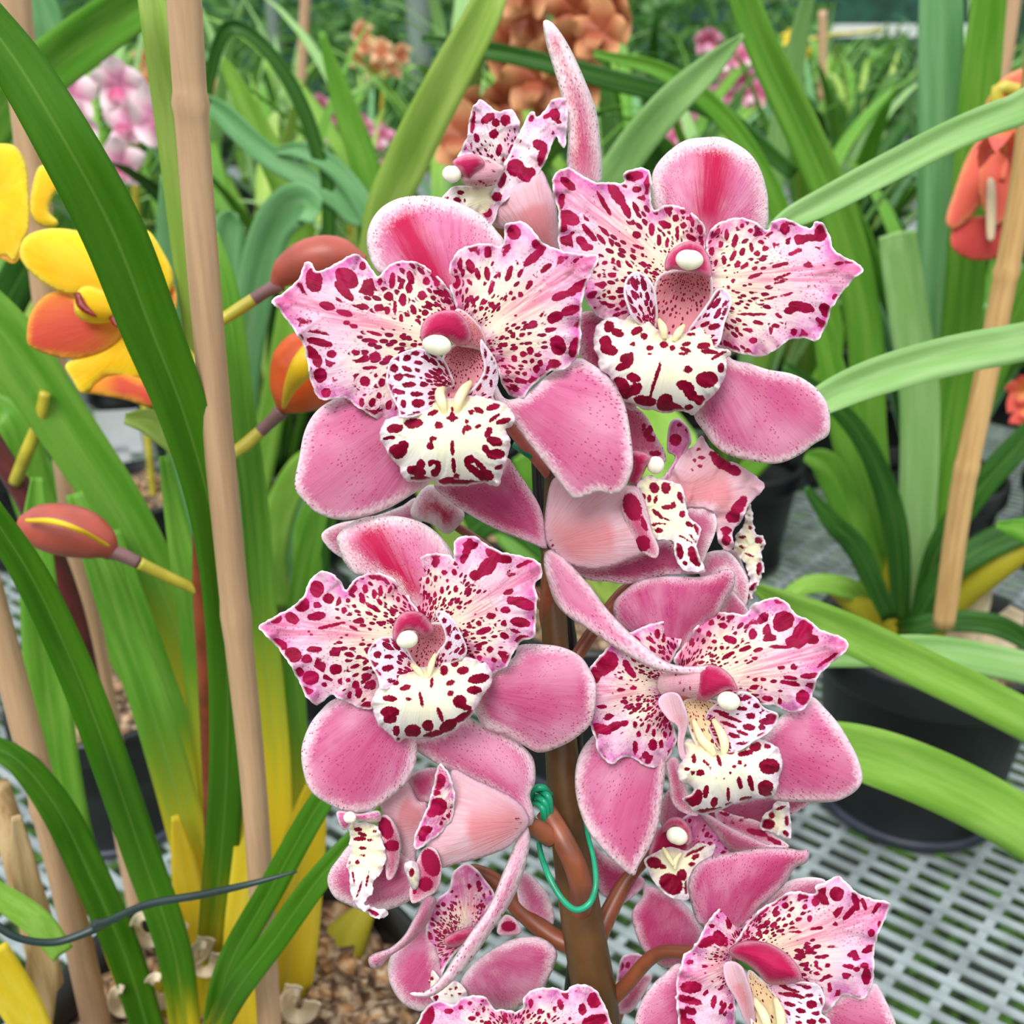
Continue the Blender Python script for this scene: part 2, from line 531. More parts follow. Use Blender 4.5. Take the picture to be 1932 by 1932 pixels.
def S(name, mat, outline, base, tip, hb=0, ht=0, bow=0, arch=0, ruf=0, wl=60, infl=0, spots=(), frill=0, thick=.00045, pitch=None, roll=0, label=None, dens=None):
    """a sheet traced along OUTLINE. hb/ht mm towards the viewer at base and tip, bow mm at the sides, arch mm
    mid-way, ruf mm of waviness at the rim, infl mm of swelling, roll mm the rim turns back"""
    _seed[0] += 1
    rnd = random.Random(_seed[0] * 7 + 1)
    seed = _seed[0] * 1.37
    O = np.array([to_px(p) for p in pts_of(outline)])
    A = cr(O, 7, True)
    # even resampling
    if pitch is None:
        pitch = 5.0 if spots else 6.5
    seg = np.sqrt(((np.roll(A, -1, 0) - A) ** 2).sum(1))
    cum = np.concatenate([[0], np.cumsum(seg)])
    tot = cum[-1]
    n = max(24, int(tot / (pitch * .8)))
    ss = np.linspace(0, tot, n, endpoint=False)
    AA = np.vstack([A, A[:1]])
    A = np.stack([np.interp(ss, cum, AA[:, 0]), np.interp(ss, cum, AA[:, 1])], 1)
    if frill:
        tg = np.roll(A, -1, 0) - np.roll(A, 1, 0)
        tg /= np.sqrt((tg ** 2).sum(1))[:, None] + 1e-9
        nr = np.stack([tg[:, 1], -tg[:, 0]], 1)
        ph = [rnd.random() * 6 for _ in range(4)]
        k = 2 * math.pi / tot
        q = [round(tot / 9), round(tot / 14), round(tot / 23), round(tot / 40)]
        wv = sum(math.sqrt(i + 1) * .5 * np.sin(ss * k * q[i] + ph[i]) for i in range(4)) / 1.6
        A = A + nr * (wv * frill)[:, None]
    mn, mx = A.min(0), A.max(0)
    gx = np.arange(mn[0], mx[0], pitch)
    gy = np.arange(mn[1], mx[1], pitch * .87)
    G = np.array([(x + (pitch / 2 if j % 2 else 0), y) for j, y in enumerate(gy) for x in gx])
    G = G[inside(G, A)]
    if len(G):
        dE, _ = seg_dist(G, A)
        G = G[dE > pitch * .45]
    V = np.vstack([A, G]) if len(G) else A
    m = len(A)
    r = delaunay_2d_cdt([Vector(p) for p in V], [(i, (i + 1) % m) for i in range(m)], [], 0, 1e-4)
    v2 = np.array([tuple(p) for p in r[0]])
    # keep the triangles inside the rim
    tri = [f for f in r[2] if len(f) == 3]
    T = np.array(tri)
    cen = v2[T].mean(1)
    T = T[inside(cen, A)]
    a, b, c = v2[T[:, 0]], v2[T[:, 1]], v2[T[:, 2]]
    cross = (b[:, 0] - a[:, 0]) * (c[:, 1] - a[:, 1]) - (b[:, 1] - a[:, 1]) * (c[:, 0] - a[:, 0])
    flip = cross > 0
    T[flip] = T[flip][:, ::-1]
    e, arc = seg_dist(v2, A)
    B = np.array(to_px(base)); Tp = np.array(to_px(tip))
    ax = Tp - B
    L = math.hypot(*ax)
    ax /= L
    rel = v2 - B
    along = rel @ ax
    side = rel[:, 0] * -ax[1] + rel[:, 1] * ax[0]
    rr = np.sqrt(along ** 2 + side ** 2) / L
    th = np.arctan2(side, along + .12 * L)
    W = max(8.0, np.abs(side).max())
    t = along / L
    tc_ = np.clip(t, 0, 1.15)
    h = hb + (ht - hb) * np.clip(t, -.3, 1.3) + arch * 4 * tc_ * (1 - tc_) + bow * (side / W) ** 2
    emax = max(e.max(), 1)
    if infl:
        q = np.clip(e / emax, 0, 1)
        h = h + infl * np.sqrt(np.clip(1 - (1 - q) ** 2, 0, 1))
    if roll:
        h = h - roll * np.exp(-(e / 7.0))
    if ruf:
        k = 2 * math.pi / wl
        p1, p2 = rnd.random() * 6, rnd.random() * 6
        fall = np.exp(-e / (wl * .42))
        h = h + ruf * fall * (np.sin(arc * k + p1) + .5 * np.sin(arc * k * 2.1 + p2))
        h = h + ruf * .35 * np.sin(th * 9 + p2) * np.clip(rr, 0, 1)
    # gentle unevenness everywhere
    h = h + .25 * np.sin(v2[:, 0] / 31 + seed) * np.cos(v2[:, 1] / 27 + seed)
    D = CUR.d - h / 1000.0
    u = (v2[:, 0] - 966) / FPX
    v = (v2[:, 1] - 966) / FPX
    P = np.stack([D * u, D * (cs - v * sn), H + D * (-sn - v * cs)], 1)
    me = bpy.data.meshes.new(name)
    me.from_pydata(P.tolist(), [], T.tolist())
    me.polygons.foreach_set('use_smooth', [True] * len(me.polygons))
    sd = np.full(len(v2), 40.0)
    ox, oy, s = CUR.f
    for sp in spots:
        x, y, rx = sp[:3]
        ry = sp[3] if len(sp) > 3 else rx
        an = math.radians(sp[4]) if len(sp) > 4 else 0
        cx, cy = to_px((x, y))
        rx /= s; ry /= s
        dx, dy = v2[:, 0] - cx, v2[:, 1] - cy
        lx = (dx * math.cos(an) + dy * math.sin(an)) / rx
        ly = (-dx * math.sin(an) + dy * math.cos(an)) / ry
        q = np.sqrt(lx * lx + ly * ly) + 1e-6
        g = np.sqrt((lx / rx) ** 2 + (ly / ry) ** 2) + 1e-6
        d = q * (q - 1) / g
        sd = np.minimum(sd, np.clip(d, -40, 40))
    vattr(me, 'pa', np.stack([rr, th, e], 1))
    vattr(me, 'pb', np.stack([sd, side, np.full(len(v2), seed)], 1))
    me.update()
    o = link(name, me, mat, CUR.o)
    md = o.modifiers.new('thickness', 'SOLIDIFY')
    md.thickness = thick
    md.offset = -1
    if label:
        o['label'] = label
    return o

def flower(plant, depth, label, ped, pmat='ovary'):
    """starts a flower; its own mesh is the ovary and pedicel that carry it"""
    o = tube_px('flower', ped, pmat, plant, 8, 12)
    o['label'] = label
    CUR.o = o
    CUR.d = depth
    return o

def anther(x, y, rx, ry, h, rot=0):
    px, py = to_px((x, y))
    s = CUR.f[2]
    d = CUR.d - h / 1000
    k = d / FPX / s
    return ellipsoid('anther_cap', at(px, py, d), rx * k, ry * k, min(rx, ry) * k, 'anther', CUR.o, rot, dent=.12)

def callus(pts, w, h):
    """cream keel on the lip: pts in frame units, h list of mm"""
    s = CUR.f[2]
    path = []
    for i, p in enumerate(pts):
        x, y = to_px(p)
        ww = w * (1.0 if 0 < i < len(pts) - 1 else .55) / s
        path.append((x, y, CUR.d - h[i] / 1000, ww))
    return tube_px('lip_callus', path, 'callus', CUR.o, 6, 12)

# ------------------------------------------------------------------ strap leaves
def leaf_pts(C, Wd, name, mat, parent, fold=.25, face=None, seed=0, cross=7, thick=.0007):
    """C centre points, Wd widths (m): a folded strap blade"""
    vs, fs, at_ = [], [], []
    n = len(C)
    for i in range(n):
        a = C[max(0, i - 1)]; b = C[min(n - 1, i + 1)]
        t = (b - a).normalized()
        f = face if face is not None else (Vector((0, 0, H)) - C[i]).normalized()
        sdv = t.cross(f)
        if sdv.length < 1e-4:
            sdv = t.cross(Vector((0, 0, 1)))
        sdv.normalize()
        nn = sdv.cross(t).normalized()
        for k in range(cross):
            q = k / (cross - 1) * 2 - 1
            z = -fold * (1 - abs(q)) * Wd[i] * .5 + .06 * Wd[i] * math.sin(q * 3 + i * .1)
            vs.append(C[i] + sdv * (q * Wd[i] * .5) + nn * z)
            at_.append((i / (n - 1), q, seed))
    for i in range(n - 1):
        for k in range(cross - 1):
            fs.append((i * cross + k, i * cross + k + 1, (i + 1) * cross + k + 1, (i + 1) * cross + k))
    o = mesh(name, vs, fs, mat, parent)
    vattr(o.data, 'pa', at_)
    m = o.modifiers.new('thickness', 'SOLIDIFY')
    m.thickness = thick
    m.offset = 0
    return o

def leaf(parent, mat, path, fold=.25, name='leaf', twist=None, label=None):
    """path of (x, y, Y distance, width px) from foot to tip"""
    _seed[0] += 1
    c = cr(path, 9)
    C, Wd = [], []
    for x, y, d, w in c:
        p = atY(x, y, d)
        dep = (p - Vector((0, 0, H))).dot(Vector((0, cs, -sn)))
        C.append(p)
        Wd.append(max(.0006, w * dep / FPX))
    face = None
    if twist is not None:
        face = Vector(twist).normalized()
    o = leaf_pts(C, Wd, name, mat, parent, fold, face, _seed[0] * .77)
    if label:
        o['label'] = label
    return o
# ------------------------------------------------------------------ floor, benches and the far end of the greenhouse
def ground_mat():
    t = NT('weedy_floor')
    o = t.n('ShaderNodeTexCoord').outputs['Object']
    a = t.noise(o, 5, 4, .6)
    b = t.noise(o, 38, 4, .65)
    c = t.mix(t.step(b, .40, .62), srgb('#1d2817'), srgb('#669a38'))
    c = t.mix(t.step(a, .50, .62), c, srgb('#4a524b'))
    return t.finish(c, .8, bump=b, bd=.03)
M['floor'] = ground_mat()
M['netting'] = simple('dark_green_shade_netting', '#1c4a3c', .8, 0, .2, 8)
M['paint'] = simple('white_painted_rail', '#dfe3e2', .5, 0, .03)
M['post'] = simple('grey_green_post', '#8b9a90', .5, 0, .06, 10)
M['shrub'] = simple('distant_shrub_leaves', '#5f8f48', .5, .3, .3, 9)

FZ = -0.75
fl_ = mesh('floor', [(-9, -1.5, FZ), (9, -1.5, FZ), (9, 12, FZ), (-9, 12, FZ)], [(0, 1, 2, 3)], 'floor', None, False)
fl_['kind'] = 'structure'

def boxes(name, L, mat, parent=None):
    """L of (centre, half sizes, turn about z)"""
    vs, fs = [], []
    for c, hs, a in L:
        b = len(vs)
        ca, sa = math.cos(a), math.sin(a)
        for sx_ in (-1, 1):
            for sy_ in (-1, 1):
                for sz_ in (-1, 1):
                    x, y, z = sx_ * hs[0], sy_ * hs[1], sz_ * hs[2]
                    vs.append((c[0] + x * ca - y * sa, c[1] + x * sa + y * ca, c[2] + z))
        fs += [(b, b + 1, b + 3, b + 2), (b + 4, b + 6, b + 7, b + 5), (b, b + 4, b + 5, b + 1), (b + 2, b + 3, b + 7, b + 6), (b, b + 2, b + 6, b + 4), (b + 1, b + 5, b + 7, b + 3)]
    return mesh(name, vs, fs, mat, parent, False)

wall = boxes('wall_back', [((0, 11.5, 1.4), (9, .04, 2.15), 0)], 'netting')
wall['kind'] = 'structure'
rail = boxes('trim_1', [((3.5, 10.4, .60), (.75, .04, .05), 0)], 'paint')
rail['kind'] = 'structure'

def bench(x0, x1, y0, y1, label, pitch=.0180, cross=.035, w=.0036, cw=.0036):
    b = thing('mesh_bench', label, 'bench')
    L = []
    for ang, gap, hw, hz, z in ((math.radians(-38), pitch, w, .0011, -.0012), (math.radians(48), cross, cw, .0014, -.0036)):
        dx, dy = math.cos(ang), math.sin(ang)
        nx, ny = -dy, dx
        ks = [x * nx + y * ny for x in (x0, x1) for y in (y0, y1)]
        k = min(ks) + gap
        while k < max(ks):
            px, py = nx * k, ny * k
            t0, t1 = -99, 99
            for p, d, lo, hi in ((px, dx, x0, x1), (py, dy, y0, y1)):
                a, c = (lo - p) / d, (hi - p) / d
                if a > c: a, c = c, a
                t0, t1 = max(t0, a), min(t1, c)
            if t1 - t0 > .01:
                tm = (t0 + t1) / 2
                L.append(((px + dx * tm, py + dy * tm, z), ((t1 - t0) / 2, hw, hz), ang))
            k += gap
    boxes('mesh_top', L, 'galv', b)
    boxes('frame', [(((x0 + x1) / 2, y0, -.02), ((x1 - x0) / 2 + .02, .02, .018), 0), (((x0 + x1) / 2, y1, -.02), ((x1 - x0) / 2 + .02, .02, .018), 0),
                    ((x0, (y0 + y1) / 2, -.02), (.02, (y1 - y0) / 2, .018), 0), ((x1, (y0 + y1) / 2, -.02), (.02, (y1 - y0) / 2, .018), 0)], 'galv', b)
    for x in (x0 + .03, x1 - .03):
        for y in (y0 + .03, y1 - .03):
            boxes('leg', [((x, y, (FZ - .04) / 2), (.02, .02, (-FZ - .04) / 2), 0)], 'galv', b)
    return b
bench(-1.7, 2.1, .12, 3.1, 'white metal mesh bench top the nearest pots stand on, seen at the lower right')
bench(-3.2, 3.6, 3.9, 7.6, 'far mesh bench carrying the blurred rows of plants', .05, .12, .008, .012)

for x, y, Y, wpx, lab in ((790, 60, 7.9, 42, 'pale grey greenhouse post left of the rust coloured blooms'), (517, 60, 8.1, 22, 'thin grey greenhouse post at the top, left of the cane'),
                          (1745, 80, 8.0, 30, 'grey greenhouse post at the top right')):
    p = atY(x, y, Y)
    r = wpx * .5 * Y / FPX
    vs, fs = tube_w([(p.x, p.y, FZ), (p.x, p.y, 3.2)], [r, r], 16)
    o = mesh('support_post', vs, fs, 'post')
    tag(o, lab, 'post')
# ------------------------------------------------------------------ the pink orchid in front
orchid = thing('pink_orchid', 'tall pink orchid spike with crimson spotted blooms, in focus in front of everything', 'orchid')
orchid.location = (0, 0, 0)
tube_px('flower_stem', [(1040, 560, .352, 26), (1046, 700, .354, 30), (1046, 900, .356, 36), (1042, 1080, .358, 44), (1050, 1250, .358, 52), (1062, 1450, .358, 64),
                        (1078, 1600, .360, 72), (1100, 1750, .362, 80), (1122, 1880, .364, 84), (1140, 2040, .366, 90)], 'stem', orchid, 8, 20)
tube_px('flower_stalk', [(1030, 1530, .350, 40), (1062, 1585, .345, 42), (1088, 1640, .345, 44), (1098, 1690, .352, 44), (1092, 1735, .362, 40)], 'pedicel', orchid, 8, 16)

# ---- A: large bloom, upper left of the middle
flower(orchid, .326, 'large open bloom upper left of the stem, facing the viewer', [(860, 640, .329, 16), (900, 700, .336, 24), (960, 800, .345, 24), (1040, 900, .356, 22)])
frame(480, 350, 2.542)
S('sepal', 'dorsal', '590,415 550,340 538,250 560,170 610,105 690,62 790,48 900,58 1010,95 1100,150 1160,215 1200,290 1120,420 960,580 820,540 680,470', (950, 640), (660, 90), -1, -3, -5, 2, infl=3)
S('sepal', 'sepal', '370,1030 290,1090 240,1180 215,1300 193,1440 235,1510 300,1570 400,1603 520,1590 650,1545 760,1480 840,1425 900,1300 860,1100 700,1000 500,980', (980, 920), (260, 1500), -5, 2, -4, 2, infl=2)
S('sepal', 'sepal', '1140,900 1200,1020 1300,1000 1420,900 1540,830 1610,850 1700,920 1770,1030 1800,1160 1817,1320 1800,1400 1760,1470 1700,1482 1650,1470 1540,1505 1490,1460 1430,1380 1350,1280 1250,1150 1160,1040', (1020, 860), (1780, 1460), -5, 8, -5, 3, infl=2)
SA = '85,550 150,505 215,440 240,370 275,370 292,408 350,395 420,355 480,328 520,345 560,395 598,436 640,385 700,362 770,365 840,400 900,455 950,525 985,600 975,690 920,770 860,840 760,960 700,1080 690,1112 630,1135 570,1110 490,1060 430,1020 340,1030 300,1010 270,940 255,860 235,770 180,680 120,600'
A3 = [(280,390,50,70,-10),(465,375,75,52,40),(450,450,75,26,45),(555,305,20,28),(355,535,50,24,15),(450,575,50,20,15),(465,632,20,14),(505,650,24,14),(310,740,75,22,12),(260,800,45,32,40),(300,850,28,35),(380,808,28,22),(315,930,42,42),(350,1030,28,28),(570,965,32,32),(515,800,25,16,20),(725,390,18,50,5),(655,395,15,25),(830,375,22,42,-20),(705,480,28,28),(785,500,22,40),(895,475,28,28),(845,555,18,32,-20),(920,395,22,28),(820,430,20,32),(650,545,28,25),(695,560,18,25),(740,550,12,42),(775,605,12,25),(550,1085,16,28),(610,1085,20,28,10),(665,970,22,25),(630,930,14),(650,1045,16,20),(705,1100,18,30,10),(620,690,45,10,15),(600,888,50,10,-3)]
def conv(sp, f1, f2):
    """spots read in frame f1, given in frame f2"""
    out = []
    for q in sp:
        x, y = f1[0] + q[0] / f1[2], f1[1] + q[1] / f1[2]
        k = f2[2] / f1[2]
        out.append(((x - f2[0]) * f2[2], (y - f2[1]) * f2[2]) + tuple(v * k for v in q[2:4]) + tuple(q[4:]))
    return out
F3 = (500, 400, 3.019)
FA = (480, 350, 2.542)
S('petal', 'petal', SA, (960, 730), (85, 550), 3, 6, -3, 2, ruf=1.4, wl=75, spots=conv(A3, F3, FA), frill=.8, pitch=4.2)
SB = '985,620 960,560 935,470 938,380 975,315 1040,285 1120,278 1185,290 1198,230 1205,185 1280,172 1335,210 1370,262 1440,300 1520,322 1590,330 1652,338 1625,410 1592,480 1575,540 1567,640 1565,740 1550,820 1490,880 1420,892 1370,930 1310,985 1290,1020 1230,1008 1190,960 1165,880 1120,800 1060,720'
A4 = [(1418,115,40,45),(1560,190,45,28,30),(1530,260,75,26,-40),(1600,320,40,18,-40),(1390,350,18,50,20),(1455,350,28,14,-60),(1505,415,16,32,30),(1455,470,18,16),(1270,230,22,35),(1265,350,18,40,-5),(1290,430,14,45,15),(1680,480,50,26,-20),(1780,430,85,28,-35),(1650,600,50,32,-25),(1740,560,60,28,-20),(1670,760,45,60,-25),(1760,770,28,60,15),(1465,700,20,14,-20),(1510,790,20,24),(1470,810,20,18),(1420,835,18,24),(1545,895,20,24),(1570,860,16,20),(1520,850,14,18),(1480,920,18,14),(1400,460,14,14),(1780,270,50,8,-32),(1170,310,25,45,-20),(1090,400,24,40,0),(1210,350,16,40,-20),(1165,400,25,12,50),(1600,330,10)]
S('petal', 'petal', SB, (1040, 740), (1640, 345), 3, 11, -3, 2, ruf=1.5, wl=75, spots=conv(A4, F3, FA), frill=.8, pitch=4.2)
frame(680, 600, 5.682)
S('lip_throat', 'throat', '900,380 1000,290 1150,230 1290,220 1345,330 1360,500 1320,660 1250,720 1200,850 1060,930 900,860 930,640 880,500', (1080, 250), (1050, 800), 4, 8, 3, -3, pitch=3.2)
S('lip_side_lobe', 'lobe', '430,1060 400,960 350,870 292,750 275,640 290,540 330,440 420,380 540,335 650,325 800,380 880,430 940,520 975,600 1010,720 930,760 860,800 840,900 800,980 700,1020 560,1060', (1010, 760), (300, 560), 10, 15, 3, 3, ruf=.6, wl=40, pitch=3.2,
  spots=[(620,915,72,48),(600,815,75,28),(520,715,78,32,-5),(410,630,55,42,-20),(530,620,62,20,12),(500,545,60,28,20),(360,540,45,50,-30),(500,430,48,36,-30),(590,375,45,28),(460,920,32,48,-15),(620,480,50,25,10),(610,560,30,25)])
S('lip_side_lobe', 'lobe', '1290,228 1340,290 1400,370 1450,450 1475,560 1480,660 1455,760 1425,840 1440,900 1300,920 1150,920 1090,870 1160,790 1240,720 1290,640 1325,560 1320,470 1285,340', (1120, 860), (1300, 260), 10, 15, -3, 0, pitch=3.2,
  spots=[(1340,380,14,60),(1360,560,24,50,20),(1335,640,40,22,-20),(1270,740,26,50,30),(1310,430,10,50),(1400,700,18,45,0)])
S('lip', 'lip', '430,1040 330,1060 260,1110 212,1200 206,1290 245,1360 275,1430 330,1500 400,1580 440,1680 490,1740 560,1762 680,1752 760,1745 840,1792 950,1802 1100,1802 1250,1782 1330,1765 1400,1792 1480,1808 1512,1700 1545,1600 1580,1480 1612,1340 1575,1240 1565,1190 1625,1160 1658,1090 1640,1010 1570,930 1480,888 1400,860 1250,830 1100,830 1000,850 850,860 700,890 550,960',
  (1000, 850), (985, 1800), 12, 10, -7, 7, ruf=1.0, wl=48, infl=1.5, frill=.9, pitch=3.0, roll=1.5,
  spots=[(370,1185,92,52,-10),(570,1130,102,55,-5),(310,1285,70,20,-8),(400,1430,100,80),(460,1370,60,60),(650,1570,46,60),(600,1640,110,55,10),(640,1720,110,32),(800,1545,68,25,5),(835,1600,30,60,5),(800,1660,50,45,5),(750,1560,28,40),(985,1390,24,88),(1000,1580,26,88,-5),(1030,1690,30,28),(920,1735,85,28,-12),(1080,1768,225,36),(1170,1520,60,50,-30),(1160,1590,30,70,-25),(1250,1660,150,42,42),(1290,1590,110,32,48),(1350,1680,85,60,20),(1370,1225,38,62,25),(1440,1320,88,52,15),(1345,1410,35,60,-30),(1450,1460,105,55,-5),(1490,1600,55,26,-20),(1420,955,78,34,-12),(1435,1070,72,24,-38),(1530,1105,85,33,-15),(1270,990,58,33,25),(1185,1010,33,28),(780,1015,63,28,-25),(840,1150,46,42),(1140,1110,30,24),(1145,1180,44,36),(1105,1215,20,38,10),(1260,1160,38,20,-30),(985,1060,33,58),(985,1070,70,22),(985,975,18,28),(780,1290,42,28),(750,1370,38,42,-30),(760,1330,20,58,15)])
callus([(1180, 690), (1110, 770), (1050, 890), (1030, 1040)], 105, [9, 14, 17, 16])
callus([(900, 730), (850, 800), (870, 900), (915, 1040)], 105, [9, 14, 17, 16])
frame(480, 350, 2.542)
S('column', 'hood', '800,745 797,690 828,632 890,602 960,600 1010,640 1040,700 1032,748 985,770 940,745 880,735 820,745', (1040, 640), (800, 740), 12, 19, -2, 1, infl=5, pitch=3.2)
S('column', 'throat', '960,600 1020,610 1100,700 1110,790 1040,780 980,770 940,740', (1100, 680), (940, 730), 6, 12, -2, 0, infl=2, pitch=3.2, label='speckled underside of the column')
anther(875, 765, 70, 50, 20.5, 10)

# ---- B: upper right bloom
flower(orchid, .336, 'open bloom at the upper right of the stem, facing the viewer', [(1300, 560, .340, 16), (1240, 640, .348, 24), (1150, 760, .354, 24), (1050, 880, .358, 22)])
frame(1040, 250, 3.22)
S('sepal', 'dorsal', '640,520 615,440 609,350 612,260 650,180 730,100 820,45 920,30 1030,28 1120,65 1210,130 1270,220 1305,330 1319,430 1302,600 1150,700 980,760 850,720 720,620', (940, 640), (1010, 28), -1, -2, -5, 2, infl=3)
S('sepal', 'sepal', '1010,1250 1090,1370 1200,1400 1320,1440 1460,1465 1570,1520 1650,1600 1690,1690 1688,1830 1600,1892 1500,1965 1370,2012 1230,1998 1080,1960 990,1900 930,1820 865,1710 880,1500 920,1350', (880, 1150), (1690, 1800), -5, 4, -5, 2, infl=2)
S('sepal', 'sepal_dark', '160,1110 300,1100 380,1250 450,1450 520,1600 500,1690 420,1640 300,1500 200,1420 165,1300', (740, 1000), (260, 1600), -3, -5, -2, 0)
S('petal', 'petal', '5,310 20,255 60,222 115,216 190,260 260,298 340,302 440,302 438,255 480,225 550,214 600,238 610,320 606,400 624,470 700,440 790,450 860,490 920,550 945,630 930,720 900,800 860,880 760,960 660,1020 560,1100 490,1120 440,1150 380,1135 300,1130 240,1070 200,1000 180,900 120,830 60,760 42,650 45,500 20,400',
  (790, 880), (20, 270), 3, 4, -3, 2, ruf=1.4, wl=75, frill=.8, pitch=4.2,
  spots=[(100,310,60,26,40),(60,420,22,50,10),(110,520,68,45,25),(70,570,30,38),(230,610,68,20,50),(320,430,88,14,60),(400,380,88,34,55),(450,460,72,24,65),(270,300,35,15,40),(500,265,60,33,-5),(520,345,28,20),(190,670,52,28,50),(220,700,38,22),(305,650,45,14,55),(520,620,30,24),(530,695,38,11,20),(610,590,20,42),(655,655,16,38),(705,670,12,33,10),(765,620,12,55),(690,560,42,24,20),(755,520,20,26),(800,480,18,18),(805,565,22,20),(850,640,38,18,30),(270,800,18),(325,790,16),(290,870,14),(370,865,28,18),(250,985,34,20,-30),(320,990,13),(350,970,13),(410,800,13,28,-20),(375,780,12,22),(470,800,10,33,-40),(435,1040,20,26),(370,1005,24,16)])
S('petal', 'petal', '940,700 950,620 1000,560 1080,525 1170,518 1250,550 1312,592 1340,545 1400,518 1480,543 1560,580 1588,570 1600,540 1650,550 1700,640 1710,700 1790,760 1860,790 1897,842 1850,880 1780,960 1710,1060 1690,1120 1660,1200 1610,1267 1540,1252 1450,1260 1380,1310 1290,1360 1180,1350 1080,1322 1000,1280 960,1150 930,1000 915,850',
  (890, 900), (1890, 840), 3, 8, -3, 2, ruf=1.4, wl=75, frill=.8, pitch=4.2,
  spots=[(1420,585,30,36),(1460,545,38,18,20),(1640,610,42,60,20),(1570,640,60,24,-10),(1510,650,38,33),(1790,790,85,9,-8),(1485,725,52,13,-22),(1390,805,58,12,-15),(1400,875,58,9,-22),(1395,905,48,8,-18),(1320,1010,58,8,-14),(1430,985,42,7,-14),(1520,1060,82,32,12),(1460,1075,48,26,-20),(1665,1080,33,48,-25),(1720,1000,13,24,30),(1230,1265,26,20),(1255,1155,34,13,10),(1195,1200,34,13,10),(1220,1105,98,9),(1475,1210,19,24),(1365,1175,26,16,10),(1335,1205,13,26),(1380,1110,28,11,40),(1300,705,24,16,-20),(1250,735,21,19),(1215,700,13,34,-10),(1115,660,18,44,15),(1065,620,15,36),(1160,725,18,28,20),(1105,750,16,38,25),(1175,810,34,13,-40),(1240,870,48,13,-20),(1050,775,16,28),(1030,680,16,24),(975,720,18,28),(1000,790,11,27,15),(1275,665,20,13),(1210,595,16),(1160,565,16),(1235,825,20,13,-20),(1130,800,18,27,30),(1105,900,14),(1075,940,12)])
S('lip_throat', 'throat', '650,880 740,840 850,840 960,860 980,960 960,1080 940,1200 840,1290 720,1310 600,1240 610,1050', (830, 780), (730, 1260), 6, 5, 4, -2, pitch=3.2)
S('lip_side_lobe', 'lobe', '500,1130 465,1050 445,980 452,900 490,853 540,850 592,890 628,960 642,1050 645,1130 625,1210 560,1180', (610, 1190), (500, 860), 9, 13, 2, 1, pitch=3.2)
S('lip_side_lobe', 'lobe', '1010,952 1062,958 1097,1010 1082,1080 1052,1160 1020,1280 960,1310 870,1260 830,1210 890,1120 955,1030', (860, 1240), (1080, 980), 9, 13, 2, 1, pitch=3.2, spots=[(990,1180,38,20,-15),(935,1165,33,14,-25)])
S('lip', 'lip', '330,1130 280,1170 256,1240 260,1310 284,1370 290,1430 350,1480 390,1560 420,1620 500,1652 560,1682 620,1690 700,1706 800,1692 862,1718 920,1660 1000,1580 1050,1500 1072,1400 1070,1370 1092,1345 1078,1318 1012,1300 1020,1230 990,1180 900,1180 820,1210 720,1230 640,1190 570,1120 500,1100 440,1135 385,1122',
  (730, 1190), (660, 1700), 11, 9, -7, 7, ruf=1.0, wl=46, infl=1.5, frill=.8, pitch=3.0, roll=1.5,
  spots=[(350,1180,33,38),(400,1215,43,26,25),(330,1270,38,38),(350,1320,58,33,15),(455,1370,40,28,-20),(435,1420,48,26,-20),(480,1380,20,48,10),(520,1205,40,24,-30),(565,1238,24,20),(495,1285,18,14),(600,1310,24,18),(685,1290,26,22),(735,1310,18,18),(632,1505,122,12,107),(430,1530,58,38,40),(500,1490,44,28,20),(510,1560,46,34,-40),(450,1580,48,38),(570,1630,72,33,10),(690,1640,58,48,-60),(740,1672,68,32,15),(830,1440,28,22),(945,1500,68,50),(815,1540,58,33,20),(845,1585,60,34,50),(900,1625,38,30,10),(835,1670,28,18),(1030,1430,22,30),(925,1295,43,22,-10),(960,1332,53,16,5),(1020,1350,58,12,-30),(820,1285,33,14,-15),(815,1320,36,14,20),(800,1345,33,10),(850,1225,28,11),(600,1345,14,8)])
callus([(655, 1140), (680, 1190), (690, 1255)], 50, [10, 15, 15])
callus([(805, 1175), (770, 1220), (745, 1270)], 50, [10, 15, 15])
S('column', 'hood', '688,805 708,740 770,682 850,660 920,690 960,760 978,850 960,885 900,862 820,842 740,832 700,842', (850, 640), (830, 850), 10, 17, -2, 1, infl=4, pitch=3.2)
anther(838, 775, 84, 62, 18.5, 5)

# ---- C: left bloom of the middle
flower(orchid, .330, 'open bloom at the left middle, below the large bloom, lip facing front', [(800, 1200, .334, 16), (880, 1260, .342, 24), (980, 1330, .352, 24), (1060, 1420, .360, 22)])
frame(480, 950, 2.542)
S('sepal', 'dorsal', '490,345 430,280 402,210 395,160 440,110 510,70 610,57 720,65 820,100 900,165 955,250 960,350 900,480 800,560 700,450 590,370', (820, 560), (500, 75), -1, -1, -5, 2, infl=3)
S('sepal', 'sepal', '390,935 320,990 260,1070 225,1180 235,1290 270,1380 350,1440 450,1480 560,1470 680,1390 750,1310 780,1200 760,1080 680,960 560,900', (800, 850), (370, 1450), -5, 2, -4, 2, infl=2)
S('sepal', 'sepal', '1120,820 1240,740 1270,680 1380,675 1480,690 1560,730 1605,790 1640,880 1620,1040 1560,1110 1480,1160 1370,1195 1290,1160 1200,1110 1110,1080 1060,1000 1060,900', (960, 880), (1630, 950), -5, 0, -5, 2, infl=2)
